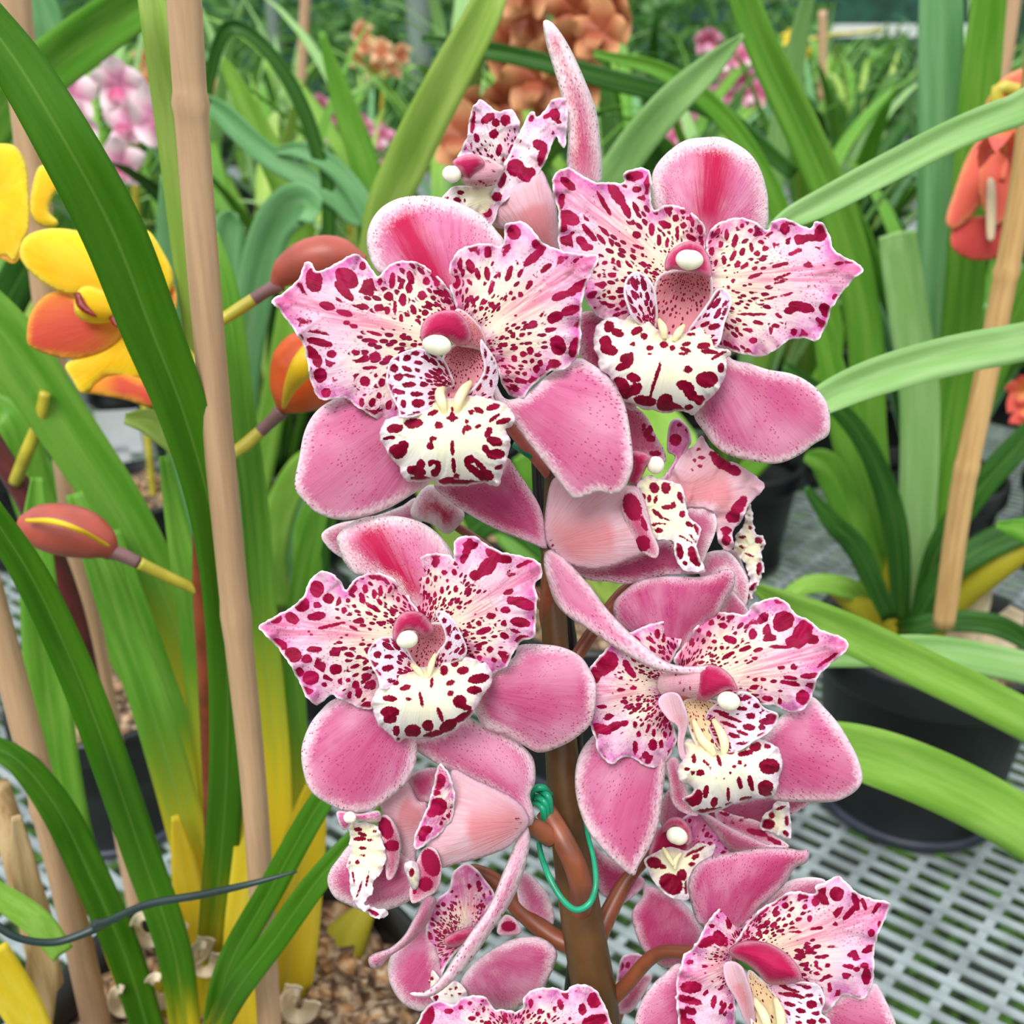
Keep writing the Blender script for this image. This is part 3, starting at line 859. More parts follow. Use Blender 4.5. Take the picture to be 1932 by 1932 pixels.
S('petal', 'petal', '20,590 90,545 170,500 230,450 265,370 310,328 370,333 415,375 440,412 480,365 540,335 610,335 670,365 720,420 755,470 790,530 790,620 740,690 660,740 600,850 580,960 545,990 480,970 400,932 368,920 300,966 250,930 225,880 200,830 160,760 100,680 50,630',
  (770, 640), (25, 590), 3, 6, -3, 2, ruf=1.4, wl=75, frill=.8, pitch=4.2,
  spots=[(300,410,35,41),(355,455,27,25,20),(228,485,38,36),(180,550,38,26,30),(300,540,46,22,-8),(105,555,31,20,-10),(370,585,68,8,-12),(120,675,38,26,30),(185,725,43,36,20),(250,745,26,22),(290,700,40,16),(390,795,32,26),(270,835,40,36),(215,810,24,24),(430,512,15),(450,465,13),(478,490,12),(530,410,15,23,-10),(570,500,43,11,30),(515,455,15,30,-20),(605,420,13,27),(575,435,13,24),(650,415,10,20,20),(455,725,26,13,10),(485,780,28,11,-20),(500,910,18,24,20),(485,870,18,22),(480,600,28,8,25),(450,850,13),(335,870,15,13),(600,470,11,24,-20),(690,460,11,16,-30)])
S('petal', 'petal', '790,560 755,480 738,400 740,330 770,275 830,243 900,240 940,250 956,268 955,200 975,165 1020,153 1070,165 1130,205 1200,235 1290,252 1350,272 1380,310 1376,352 1346,390 1356,450 1350,560 1342,640 1282,662 1240,722 1210,780 1140,817 1090,780 1020,740 960,680 860,620',
  (870, 620), (1370, 320), 3, 7, -3, 2, ruf=1.5, wl=70, frill=.8, pitch=4.2,
  spots=[(1020,220,20,60,15),(1035,200,38,24),(1000,270,16,20),(1170,250,70,30,25),(1120,300,38,50,40),(1100,310,50,25,-60),(1060,345,30,26),(1300,285,58,11,-25),(1220,425,28,14,-20),(1290,480,63,28,20),(1240,465,33,20),(1205,510,24,18),(1275,570,50,24,10),(1135,540,24,16,-10),(1200,635,24,16,20),(1130,700,18,16),(1150,750,14),(790,360,16,13),(870,360,11,20),(830,370,10,20),(910,330,16,13),(925,370,11),(965,410,13,18),(900,415,10,20),(960,330,13,16),(1100,610,38,16,-20),(1080,740,13),(1075,575,15)])
S('lip_throat', 'throat', '700,690 780,600 880,570 930,600 940,690 930,790 850,850 760,840 700,770', (840, 560), (820, 820), 5, 8, 3, -2, pitch=3.2)
S('lip_side_lobe', 'lobe', '543,720 560,680 600,645 660,640 720,680 755,740 790,800 740,850 670,880 610,890 590,830 555,770', (810, 820), (560, 690), 9, 14, 3, 2, ruf=.5, wl=40, pitch=3.2, spots=[(640,790,30,16,-10),(590,725,20,18),(645,735,24,11)])
S('lip_side_lobe', 'lobe', '868,530 900,514 940,540 976,590 1000,640 1021,700 1000,745 940,770 870,800 850,770 880,710 915,660 905,600', (850, 800), (900, 530), 9, 14, -2, 1, pitch=3.2, spots=[(975,640,15),(930,680,16,24,30),(965,760,22,18),(910,560,12,15)])
S('lip', 'lip', '600,870 563,940 568,1000 600,1070 650,1110 690,1147 730,1127 800,1131 880,1126 950,1096 1010,1050 1060,990 1096,920 1130,880 1142,820 1120,770 1060,745 1000,733 940,750 870,775 790,785 700,820 640,845',
  (825, 780), (820, 1130), 11, 9, -7, 7, ruf=1.0, wl=46, infl=1.5, frill=.8, pitch=3.0, roll=1.5,
  spots=[(650,935,36,16,5),(650,1000,46,28),(650,1030,33,26),(760,1090,40,32),(832,1065,28,28),(860,1105,53,16,-15),(890,1010,11,38,-20),(930,1065,48,28,-30),(1010,1020,58,20,-25),(985,950,33,33,30),(1010,975,33,16,20),(1055,895,36,20),(1075,840,53,24,-10),(940,910,15),(940,860,22,14,-20),(800,940,9,40,-12),(725,883,28,14,-15),(680,1090,18,26),(740,938,15,9),(850,860,9,28,5),(1000,800,30,20,-10),(910,800,20,26),(660,850,36,20,20),(960,765,20,20),(690,1130,10)])
callus([(745, 765), (785, 800), (812, 835)], 32, [10, 14, 15])
callus([(868, 722), (848, 775), (835, 835)], 32, [10, 14, 15])
S('column', 'hood', '664,645 668,580 700,530 750,515 810,530 862,605 820,640 775,612 720,612 685,660', (820, 540), (680, 640), 12, 18, -2, 1, infl=4, pitch=3.2)
anther(733, 652, 52, 43, 19, -10)

# ---- G: side-on bloom behind, right of the stem
flower(orchid, .350, 'side-on bloom right of the stem between the two upper and the lower right blooms', [(1036, 1040, .350, 22), (1040, 1090, .354, 30), (1034, 1160, .358, 34), (1052, 1230, .360, 34)], 'pedicel')
frame(480, 350, 2.542)
S('sepal', 'sepal_dark', '860,1440 940,1420 1050,1400 1180,1360 1215,1305 1262,1370 1330,1470 1380,1570 1402,1720 1392,1742 1300,1705 1150,1645 1000,1560 920,1500', (1400, 1740), (870, 1440), 2, 8, -3, 1, infl=1)
frame(1000, 760, 3.864)
S('petal', 'sepal_spot', '640,-60 760,20 850,100 920,240 980,350 988,432 900,400 750,380 640,300 600,100', (850, 900), (760, 0), -2, 1, -2, 0, spots=[(860,210,50,28,-60),(880,260,33,28),(910,370,42,24),(830,180,20,30)], pitch=4)
S('petal', 'back', '165,560 112,780 105,950 130,1040 180,1090 260,1160 350,1200 480,1212 620,1185 730,1140 860,1080 890,950 850,750 790,620 700,600 500,560 300,540', (130, 1060), (860, 900), 3, 16, -7, 4, infl=3, spots=[(150,1000,10,6),(165,1040,8,12),(180,1080,6,10),(210,1110,10,5)], pitch=4.5)
S('petal', 'sepal_spot', '700,640 785,650 815,740 860,860 900,960 940,1060 922,1132 850,1112 790,1060 740,960 690,860 670,760', (700, 640), (930, 1120), 21, 19, -3, 1, spots=[(745,760,66,105,-20),(820,1025,58,60,-30),(830,880,20,60,-20)], pitch=3.4, label='spotted rim of the side petal turned outwards')
S('sepal', 'sepal_dark', '300,1190 480,1190 620,1150 760,1100 860,1040 1000,1000 1120,1090 1265,1200 1250,1245 1000,1255 860,1292 700,1322 560,1302 430,1290', (150, 1120), (1260, 1230), 0, 4, -3, 1)
S('petal', 'sepal', '1110,760 1240,758 1330,790 1362,870 1342,970 1290,1090 1240,1180 1130,1080 1050,900', (1000, 900), (1350, 900), 2, 6, -3, 0)
S('petal', 'back', '950,560 1040,490 1120,350 1180,325 1250,238 1290,300 1400,400 1520,450 1640,530 1712,600 1660,680 1600,740 1550,850 1480,940 1485,1050 1440,1085 1380,1020 1350,900 1330,790 1240,765 1140,760 1000,640', (1000, 720), (1710, 600), 4, 0, -4, 3, ruf=1.5, wl=60, frill=.8, pitch=4, spots=[(1400,440,95,42,35),(1480,490,60,38,30),(1340,380,40,25,30),(1520,760,98,40,-55),(1480,830,55,45),(1430,930,42,32),(1430,1000,36,42),(1250,400,28,14),(1200,420,20,12),(1240,460,22,12),(1230,340,18,12),(1180,490,14,10)])
S('sepal', 'sepal', '1250,1130 1330,1080 1440,1085 1520,1160 1590,1290 1592,1400 1560,1490 1480,1380 1440,1220 1300,1300 1230,1240', (1150, 1000), (1590, 1400), -3, -6, -3, 0)
S('petal', 'sepal', '112,1090 180,1075 280,1160 360,1245 450,1350 560,1500 700,1650 850,1780 1000,1890 1140,1920 1290,1915 1330,1935 1240,1985 1050,1975 900,1940 740,1860 580,1760 420,1650 280,1560 180,1450 125,1290 100,1180', (130, 1060), (1330, 1925), 4, 26, 2, 4, infl=2, roll=1, label='long twisted petal hanging in front of the lower right bloom')
S('lip', 'lip', '790,570 880,528 920,545 1000,568 1100,600 1130,700 1160,830 1232,890 1243,960 1215,1050 1250,1150 1268,1212 1200,1237 1110,1212 1060,1130 1045,1020 1000,1000 890,985 868,890 820,750 788,650', (820, 600), (1220, 1200), 12, 16, -3, 2, ruf=.8, wl=40, frill=.8, pitch=3,
  spots=[(905,620,36,43,-30),(990,620,36,46),(820,685,24,26),(870,700,16,30),(915,705,14,33,20),(1105,690,28,48,-30),(1010,760,58,18,-5),(1045,740,18,20),(1110,810,24,28),(1160,885,33,18,30),(1220,920,22,48,-20),(930,810,58,16,40),(940,930,30,22),(1090,1080,28,63,-10),(1200,1120,42,80,-25),(1130,1170,18),(900,890,24,9),(1130,990,58,7,30),(1190,990,48,7,50),(940,880,58,6,5),(1000,850,30,7,20)])
S('column', 'hood', '740,350 880,385 845,480 805,560 780,605 710,575 735,460', (690, 420), (870, 430), 10, 14, -3, 0, infl=5, pitch=3.2)
anther(915, 455, 62, 66, 14, 10)
S('petal', 'petal_dense', '1000,350 1005,200 1030,130 1080,113 1122,140 1162,190 1178,280 1152,330 1100,420 1060,500 1000,575 965,550 1040,440 1050,385', (1000, 600), (1080, 120), 2, 4, -4, 0, infl=2, pitch=3.4, spots=[(1060,270,45,45,0),(1090,160,20,14)])

# ---- M: bloom behind G, only its crimped lip shows at the right
flower(orchid, .372, 'bloom hidden behind the side-on bloom, its crimped lip showing on the right', [(1385, 1080, .375, 12), (1320, 1110, .378, 18), (1200, 1100, .372, 22), (1120, 1190, .366, 26), (1070, 1270, .362, 26)], 'pedicel')
S('lip', 'lip', '1600,735 1628,850 1642,950 1700,970 1714,1012 1690,1100 1702,1180 1700,1245 1660,1330 1620,1420 1580,1474 1545,1420 1560,1350 1600,1300 1580,1200 1530,1130 1490,1080 1500,980 1560,880', (1480, 900), (1600, 1460), 0, 5, -5, 2, ruf=2, wl=30, frill=1.5, pitch=3,
  spots=[(1670,1000,33,26),(1672,1210,24,50),(1630,1340,42,20,-40),(1520,920,22),(1550,980,30,12),(1545,1050,26,12,20),(1570,860,16),(1605,910,18,14),(1690,1060,12,24),(1600,1110,40,9,20),(1590,1410,20,26)])
S('sepal', 'sepal', '1380,1090 1500,1080 1560,1200 1600,1330 1560,1450 1480,1480 1420,1300', (1350, 1050), (1570, 1430), -4, -4, -2, 0)

# ---- D: right bloom of the middle
flower(orchid, .342, 'open bloom at the right middle with its column half covered by a hanging petal', [(1310, 1310, .346, 16), (1250, 1340, .352, 24), (1180, 1420, .360, 26), (1090, 1520, .364, 26)])
frame(980, 1020, 2.841)
S('sepal', 'sepal_dark', '520,440 502,380 510,325 560,270 640,215 760,192 850,190 950,195 1030,180 1100,152 1150,165 1157,210 1145,262 1100,330 1060,395 1000,440 930,520 870,600 760,620 640,540 560,480', (850, 640), (1145, 170), -1, 4, -5, 2, infl=2, roll=1.5)
S('sepal', 'sepal_dark', '1130,270 1170,300 1225,370 1220,420 1120,430 1040,420 1090,340', (900, 600), (1180, 290), -5, -5, -1, 0)
S('sepal', 'sepal', '410,1030 340,1110 305,1200 298,1320 320,1440 370,1560 450,1660 530,1740 611,1797 640,1740 700,1640 750,1500 772,1330 785,1180 760,1060 650,980 520,960', (800, 880), (610, 1795), -5, 4, -5, 2, infl=2)
S('sepal', 'sepal', '1290,1060 1380,960 1480,880 1565,835 1640,900 1710,980 1760,1060 1812,1160 1840,1262 1822,1322 1760,1372 1670,1402 1500,1402 1370,1392 1260,1330 1220,1200', (1000, 950), (1835, 1290), -5, 3, -5, 2, infl=2)
S('petal', 'petal', '253,815 300,768 360,700 430,620 500,545 600,490 680,455 770,434 832,455 868,500 862,560 830,620 790,700 775,780 780,860 810,940 842,1050 826,1120 780,1190 720,1217 660,1200 600,1164 545,1166 510,1197 460,1180 420,1130 410,1080 390,1020 360,950 300,890 262,845',
  (800, 780), (260, 815), 3, 6, -3, 2, ruf=1.4, wl=70, frill=.8, pitch=4.2,
  spots=[(470,650,62,58,-40),(385,725,58,48,-30),(440,700,40,28),(585,685,20,55,-30),(605,715,28,18,40),(740,500,18,26),(775,520,12,30,15),(545,800,24,12,-5),(610,790,22,11),(440,890,28,11),(500,1000,58,24,-25),(440,1010,58,28,20),(560,980,28,16,-20),(400,1050,20,25),(620,1110,15,38),(715,1095,24,33),(760,1090,13,25),(640,1035,13,22),(690,1005,10,28,20),(720,1030,11,24),(780,1040,11,18),(620,985,13,18)])
S('petal', 'petal', '830,640 880,560 940,470 1000,410 1060,383 1140,388 1212,394 1240,350 1300,320 1380,304 1432,330 1480,390 1560,430 1620,480 1722,513 1767,565 1720,620 1650,680 1602,730 1580,800 1560,862 1510,912 1450,922 1400,900 1350,880 1250,880 1150,860 1040,800 900,740',
  (960, 760), (1760, 560), 3, 9, -3, 2, ruf=1.5, wl=72, frill=.8, pitch=4.2,
  spots=[(1415,430,58,52,-20),(1400,460,42,28),(1515,500,50,85,25),(1480,540,55,33),(1570,530,38,26),(1395,570,58,10,3),(1250,500,24,30),(1130,530,38,22,20),(1030,440,18),(1090,455,28,16,15),(1015,500,16,18),(1210,580,36,13,-20),(1120,615,43,12,-30),(1280,585,28,12,-15),(1450,765,58,14,12),(1450,735,43,11,8),(1560,725,58,16,-5),(1520,840,40,40),(1405,680,24,11),(1330,845,33,16,5),(1260,785,26,14,-10),(1305,745,18,11),(1045,540,16,14),(1085,575,13,11),(1020,575,15,9),(960,480,18,13),(1395,860,14,18),(1650,640,68,10,-35)])
S('sepal', 'sepal_dark', '785,1180 850,1170 885,1290 920,1400 960,1475 860,1450 812,1390 800,1290', (820, 1150), (930, 1460), 0, 3, -3, 0)
S('lip_throat', 'channel', '880,860 1000,850 1090,880 1130,960 1110,1060 1110,1150 1000,1160 940,1080 900,980', (900, 800), (1070, 1160), 8, 12, 2, 0, pitch=3.2)
S('lip_side_lobe', 'back', '748,880 760,832 810,813 852,830 886,900 902,970 892,1030 880,1090 892,1150 917,1192 870,1175 850,1100 848,1000 800,960', (900, 1180), (770, 840), 12, 15, 3, 1, spots=[], pitch=3.5, label='pale lilac outside of the lip lobe')
S('lip_side_lobe', 'lobe', '1000,930 1060,870 1120,850 1190,810 1262,838 1312,895 1386,930 1372,990 1320,1040 1250,1080 1190,1120 1120,1140 1060,1100 1010,1000', (1000, 1000), (1370, 930), 10, 13, 3, 2, ruf=.6, wl=45, pitch=3.2,
  spots=[(1080,920,48,9,15),(1130,950,68,10,20),(1120,985,48,11,20),(1190,900,33,12,5),(1240,940,26,18),(1230,1000,36,18,8),(1195,1030,34,10,20),(1150,1045,36,13,15),(1200,1085,38,9,-5),(1270,885,18,14)])
S('lip', 'lip', '870,1185 847,1215 848,1262 875,1300 928,1322 922,1358 870,1380 892,1412 930,1452 980,1469 1060,1451 1130,1421 1200,1401 1280,1386 1352,1376 1382,1330 1397,1260 1412,1190 1392,1120 1340,1080 1280,1065 1220,1088 1150,1120 1080,1120 1000,1080 920,1060 880,1080 885,1150',
  (1050, 1060), (1090, 1440), 11, 10, -7, 7, ruf=1.4, wl=46, infl=1.5, frill=.8, pitch=3.0, roll=1.5,
  spots=[(1340,1210,56,43),(1320,1320,43,36),(1320,1355,38,20,20),(1240,1300,15,45,-15),(1180,1300,13,35,-10),(1120,1360,10,40),(1330,1102,20,15),(1265,1105,33,26,-20),(1210,1140,43,16,-10),(1000,1345,15,38,10),(1045,1400,20,28,20),(930,1390,48,36,-10),(890,1350,42,28,10),(960,1370,24,38),(1000,1447,58,12,-8),(1215,1385,36,14,-8),(1130,1415,28,13),(1060,1440,28,11,-20),(970,1245,24,18),(1070,1180,11,33,-20),(930,1245,13),(900,1225,16,11),(1130,1130,24,18),(935,1170,13,26),(1180,1190,13),(1050,1275,7),(1130,1245,8),(1100,1275,6),(1000,1190,26,8,40),(1020,1220,8),(1150,1210,10),(1210,1205,8)])
callus([(930, 960), (975, 1060), (1020, 1110), (1045, 1150)], 48, [11, 15, 16, 16])
callus([(1040, 960), (1085, 1040), (1100, 1100), (1092, 1150)], 48, [11, 15, 16, 16])
S('column', 'colbody', '735,790 755,720 850,690 960,680 1000,740 990,850 950,852 870,832 780,835', (740, 780), (1000, 760), 10, 17, -3, 1, infl=3, pitch=3.2, spots=[(880,800,5,14),(860,760,5,12),(915,790,5,12),(840,720,5,10)])
S('column_hood', 'hood', '960,700 1000,662 1080,680 1140,730 1170,800 1120,800 1060,832 1000,860 950,850 945,780', (940, 760), (1170, 800), 16, 19, -3, 1, infl=4, pitch=3.2)
anther(1120, 858, 62, 50, 20, 15)

# ---- F: top bloom, turned to the left
flower(orchid, .352, 'topmost bloom seen from the side, turned to the left', [(1020, 420, .356, 22), (1036, 480, .358, 28), (1044, 560, .358, 28), (1046, 620, .357, 24)])
frame(820, 160, 5.682)
S('sepal', 'dorsal', '1165,-682 1280,-650 1450,-400 1620,-30 1735,290 1780,620 1778,1060 1540,1060 1420,900 1425,500 1340,60 1250,-250 1190,-460', (1580, 1150), (1165, -682), 0, 3, -8, 2, infl=3, label='tall upright sepal at the very top')
S('petal', 'petal_white', '240,800 290,680 350,540 365,400 395,270 445,195 490,153 550,190 620,250 700,285 760,268 822,263 872,310 915,440 900,600 860,760 780,930 600,900 450,850 330,860', (820, 1000), (490, 155), 0, 6, -3, 1, ruf=1.2, wl=60, frill=.7, pitch=3.4,
  spots=[(405,400,32,125,5),(450,570,33,50,-20),(570,360,88,48,-30),(655,405,43,48),(760,380,58,63),(635,530,50,55,45),(690,700,33,68,10),(325,670,13,38),(395,655,16,33),(735,800,16,33),(820,690,24,60,25)])
S('petal', 'back', '1120,900 1230,1080 1300,1280 1322,1500 1322,1810 1200,1800 1000,1640 800,1560 640,1520 600,1400 700,1200 900,1050', (1250, 1900), (900, 1000), 2, 9, -6, 3, infl=3, pitch=4.2)
S('petal', 'petal_white', '560,1500 480,1380 520,1300 620,1130 690,980 740,860 810,720 870,580 950,430 985,350 1020,290 1062,293 1098,345 1180,270 1260,160 1340,138 1402,148 1432,200 1425,400 1410,600 1390,682 1330,600 1300,556 1240,700 1180,850 1130,930 1050,1040 950,1120 850,1180 760,1240 690,1330 630,1480', (700, 1300), (1400, 150), 10, 6, -3, 2, ruf=1.3, wl=60, frill=.6, pitch=3.4,
  spots=[(1290,320,58,68,-20),(1225,325,68,28,-25),(1330,400,30,25),(1130,650,90,58,30),(1160,780,58,105,10),(870,890,98,98),(970,960,108,78,30),(1040,940,48,58),(720,1020,48,88,15),(670,1200,58,52),(1040,360,28,43,30),(890,510,38,28),(570,1370,50,52)], label='spotted petal folded edge-on')
S('lip', 'lip', '75,1225 130,1150 200,1090 330,1080 560,1070 690,1110 650,1300 610,1460 450,1420 300,1320 170,1270', (700, 1150), (90, 1220), 8, 16, -4, 1, ruf=.8, wl=40, pitch=3, spots=[(280,1155,36,26),(245,1230,48,28,20),(130,1210,30,14,-20),(320,1240,14,24)])
S('column', 'colbody', '280,830 380,760 500,755 620,800 750,890 715,970 660,1060 560,1092 430,1092 320,1070 270,980', (760, 940), (280, 980), 12, 18, -4, 1, infl=4, pitch=3.2, spots=[(490,1035,20,18),(445,1062,10,12),(527,1052,16,9),(575,1080,50,9,10),(632,925,24,12,30),(575,822,30,8,20),(655,1030,18,9)])
S('column_hood', 'hood', '188,832 250,775 380,743 480,765 540,850 440,960 385,1035 320,1000 265,940 215,880', (520, 830), (230, 870), 19, 21, -3, 1, infl=3, pitch=3.2)
anther(185, 960, 104, 92, 21, 0)

# ---- H: bloom at the lower left seen from behind
flower(orchid, .338, 'lower left bloom seen from behind, pale petal backs with rims curled outwards', [(985, 1552, .337, 24), (1012, 1562, .342, 34), (1040, 1580, .346, 40)], 'pedicel')
frame(480, 950, 2.542)
S('sepal', 'sepal', '725,1140 870,1100 1000,1030 1090,1060 1200,1100 1290,1165 1340,1230 1347,1330 1322,1400 1342,1480 1330,1542 1290,1532 1210,1442 1100,1372 950,1292 830,1222', (1340, 1530), (730, 1140), 3, 1, -4, 2, infl=2, roll=1)
frame(600, 1400, 3.45)
S('petal', 'sepal_dark', '575,245 640,190 740,165 800,190 760,320 715,400 650,390 600,330', (760, 400), (600, 230), -4, -4, -3, 0, infl=1)
S('petal', 'back', '400,380 480,310 580,260 650,380 710,400 710,520 650,640 630,790 560,760 530,640 460,560', (760, 520), (420, 380), -3, 0, -3, 0, infl=1.5)
S('petal', 'sepal_spot', '388,505 450,478 510,550 542,650 532,780 492,880 448,892 436,780 418,660', (450, 480), (450, 890), 5, 5, -3, 0, spots=[(440,560,46,75,-20),(480,675,50,38)], pitch=3.6, label='crimson blotched rim of the far petal')
S('sepal', 'sepal', '230,650 130,760 75,840 62,920 108,1012 200,1062 330,1112 460,1092 600,1030 650,920 620,780 540,720 400,640', (700, 760), (90, 930), -5, -4, -4, 1, infl=2)
S('petal', 'back', '870,180 1000,230 1130,290 1250,350 1335,420 1378,520 1318,610 1240,682 1130,732 1000,772 900,795 810,820 740,800 700,700 780,560 850,400', (1360, 530), (780, 600), 6, 16, -7, 3, infl=4, spots=[(1300,500,14,6),(1320,530,10,8),(1295,560,12,5),(1265,520,5,5)], pitch=4.5)
S('petal', 'petal', '790,143 842,190 882,290 892,380 872,500 800,592 720,652 640,702 622,650 648,560 700,450 738,330 768,200', (860, 300), (640, 700), 21, 20, -3, 0, ruf=.5, wl=40, frill=.7, pitch=3.4, spots=[(790,260,40,54,20),(770,330,30,20),(780,420,63,58,-20),(740,460,40,30),(690,580,60,32,-20),(680,625,25,25)], label='curled outer rim of the near petal')
S('petal', 'sepal_spot', '640,780 690,690 762,700 802,790 802,880 782,960 730,1002 640,1047 605,1040 596,960 630,900', (780, 760), (610, 1040), 20, 18, -3, 0, spots=[(735,785,58,95,-20),(700,925,50,48),(630,970,15,20)], pitch=3.4)
S('lip', 'lip', '558,802 600,770 650,790 664,860 652,940 620,962 588,900', (640, 900), (570, 800), 20, 21, -2, 0, infl=2, ruf=.4, wl=30, pitch=3, spots=[(610,850,18,30,10)])
S('lip', 'lip', '205,520 280,525 380,545 425,660 442,760 405,860 365,900 352,980 300,1050 340,1072 430,1090 458,1122 400,1152 330,1122 250,1062 212,980 205,880 188,800 205,720 205,620', (420, 520), (430, 1120), 6, 10, -4, 0, ruf=1.2, wl=34, frill=1, pitch=3,
  spots=[(260,570,28,16),(270,630,43,16),(290,600,33,13,20),(290,690,28,12),(200,785,13),(255,780,15),(350,1115,48,22,10),(230,880,8,40,-10),(270,960,7,60,20),(320,900,6,50,10),(340,640,20,10),(370,580,14,10),(290,740,20,8)])
S('column', 'petal_dense', '118,462 170,448 270,465 395,445 400,520 270,515 235,505 190,568 150,560', (400, 480), (130, 500), 8, 12, -2, 0, infl=1.5, pitch=3.4)
anther(208, 490, 42, 38, 15, 0)
S('sepal', 'sepal', '1365,548 1382,640 1362,760 1322,900 1252,1050 1152,1200 1052,1350 952,1480 850,1582 750,1652 655,1662 598,1636 700,1618 800,1530 900,1380 1000,1230 1080,1120 1140,1010 1190,880 1240,760 1290,640 1330,570', (1360, 560), (600, 1640), 4, 16, -3, 3, infl=2, roll=1, label='long narrow sepal hanging down and to the left')

# ---- I: bloom below it, facing down to the left
flower(orchid, .358, 'bottom left bloom facing down, behind the long hanging sepal', [(900, 1740, .362, 20), (880, 1650, .366, 26), (930, 1660, .368, 32), (985, 1720, .368, 34), (1040, 1765, .366, 36), (1090, 1790, .364, 36)], 'pedicel')
S('sepal', 'sepal', '1290,900 1345,840 1420,900 1500,1000 1538,1120 1522,1205 1450,1190 1330,1110', (1250, 1250), (1420, 880), -8, -8, -3, 0)
S('petal', 'sepal_spot', '1165,1240 1210,1130 1280,1150 1325,1232 1260,1265', (1150, 1260), (1280, 1150), -4, -4, -1, 0, spots=[(1240,1200,50,35)])
S('petal', 'sepal', '620,1180 540,1290 470,1400 453,1500 480,1600 540,1690 620,1742 700,1752 790,1700 820,1600 800,1450 760,1300 710,1120', (800, 1300), (560, 1700), -3, 0, -4, 1, infl=2)
S('sepal', 'sepal_dark', '772,1020 740,1125 680,1230 580,1322 460,1402 400,1472 345,1468 326,1410 370,1374 470,1338 560,1258 620,1150 660,1070 700,1000', (760, 1000), (330, 1430), 5, 9, -4, 1, infl=3, label='narrow sepal rolled into a tube')
S('petal', 'petal', '770,1030 850,960 880,850 960,790 1030,830 1090,900 1150,1000 1100,1120 1010,1270 900,1370 830,1460 785,1560 740,1562 698,1480 718,1400 700,1280 715,1150', (980, 1250), (950, 800), 0, 1, -3, 0, ruf=.8, wl=60, pitch=4, spots=[(780,1115,18,16),(825,1115,16,16),(740,1385,20,16),(790,1420,14),(750,1440,16),(795,1465,14),(710,1510,30,20,40),(985,940,14,20),(1080,1000,12,18),(905,1005,12)])
S('column', 'hood', '818,1285 900,1230 1010,1200 1010,1260 930,1325 850,1335', (1020, 1240), (830, 1290), 5, 7, -2, 0, infl=2, pitch=3.6)
S('sepal', 'sepal', '1100,1370 1250,1288 1400,1263 1500,1298 1557,1370 1542,1450 1492,1560 1452,1642 1350,1700 1250,1760 1140,1760 1040,1720 960,1680 925,1570 1000,1450', (1000, 1320), (1540, 1380), 1, 1, -5, 1, infl=2, roll=1)
S('lip', 'lip', '690,1500 740,1480 830,1580 900,1555 965,1620 970,1700 880,1740 800,1740 720,1640', (860, 1400), (850, 1720), 1, 4, -3, 0, ruf=.8, wl=36, pitch=3.2, spots=[(705,1520,30,22,30),(710,1565,22,16,20),(760,1670,30,18,-30),(860,1610,10),(900,1600,12),(920,1640,14,8),(870,1650,9),(830,1640,10,6),(740,1540,14)])

# ---- K: bloom cut by the bottom edge
flower(orchid, .336, 'bloom cut off by the bottom edge of the photo, two spotted petals showing', [(980, 2040, .340, 20), (1030, 2080, .350, 26), (1110, 2120, .362, 26)])
S('petal', 'petal', '560,1960 640,1835 680,1760 730,1702 800,1684 880,1710 930,1668 1000,1650 1070,1656 1115,1682 1150,1742 1200,1740 1290,1768 1330,1900 1300,2050 1200,2150 900,2150 650,2120', (1260, 2000), (620, 1900), 2, 6, -3, 2, ruf=1.4, wl=70, frill=.8, pitch=4.2, spots=[(700,1790,58,85,20),(1000,1800,24,18),(850,1750,30,18),(1040,1770,20,14),(930,1730,18,14),(660,1850,60,60),(990,1700,16),(1080,1740,12,20)])
S('petal', 'petal', '1230,1900 1262,1778 1330,1730 1340,1665 1380,1620 1450,1600 1540,1600 1612,1622 1640,1590 1710,1578 1792,1600 1852,1680 1892,1780 1930,1900 1900,2050 1700,2120 1450,2120 1300,2060', (1290, 2000), (1900, 1850), 2, 6, -3, 2, ruf=1.4, wl=70, frill=.8, pitch=4.2, spots=[(1800,1680,48,54,20),(1720,1740,28,40),(1580,1710,20,40,-15),(1800,1815,88,42,-15),(1385,1700,16,34),(1540,1740,13,25),(1640,1800,12),(1445,1660,11),(1500,1780,12,22),(1660,1850,14,20)])
S('lip', 'lip', '1050,1960 1150,1930 1350,1930 1450,1960 1480,2100 1250,2200 1020,2100', (1250, 1960), (1250, 2180), 8, 12, -4, 0)

# ---- J: bloom under D, facing down
flower(orchid, .368, 'bloom half hidden below the right middle bloom, white cap in a dark throat', [(1245, 1600, .372, 20), (1190, 1650, .374, 26), (1150, 1720, .372, 34), (1120, 1790, .368, 36)], 'pedicel')
frame(1080, 1480, 2.927)
S('sepal', 'sepal_dark', '480,150 530,30 620,60 760,60 900,80 1100,60 1265,60 1310,105 1210,165 1050,230 900,230 740,260 600,260 500,240', (600, 350), (1300, 110), -4, -3, -3, 0)
S('petal', 'sepal_spot', '790,140 900,170 1030,205 1110,275 1200,345 1090,345 940,290 820,240', (700, 300), (1195, 340), 0, 1, -2, 0, spots=[(850,165,40,9,15),(930,200,12),(960,185,14,8),(1020,265,60,18,12),(1110,310,50,16,25),(880,210,14,8),(840,210,8)])
S('petal', 'petal_dense', '600,205 680,155 760,175 840,300 920,370 780,410 700,440 660,500 620,400 640,320', (600, 400), (720, 170), 2, 4, -2, 0, pitch=4)
S('sepal', 'sepal_dark', '700,160 760,170 850,225 960,278 1080,328 1190,345 1100,360 1000,372 900,385 840,340 780,260', (720, 170), (1190, 345), 6, 8, -3, 0, infl=2, roll=1)
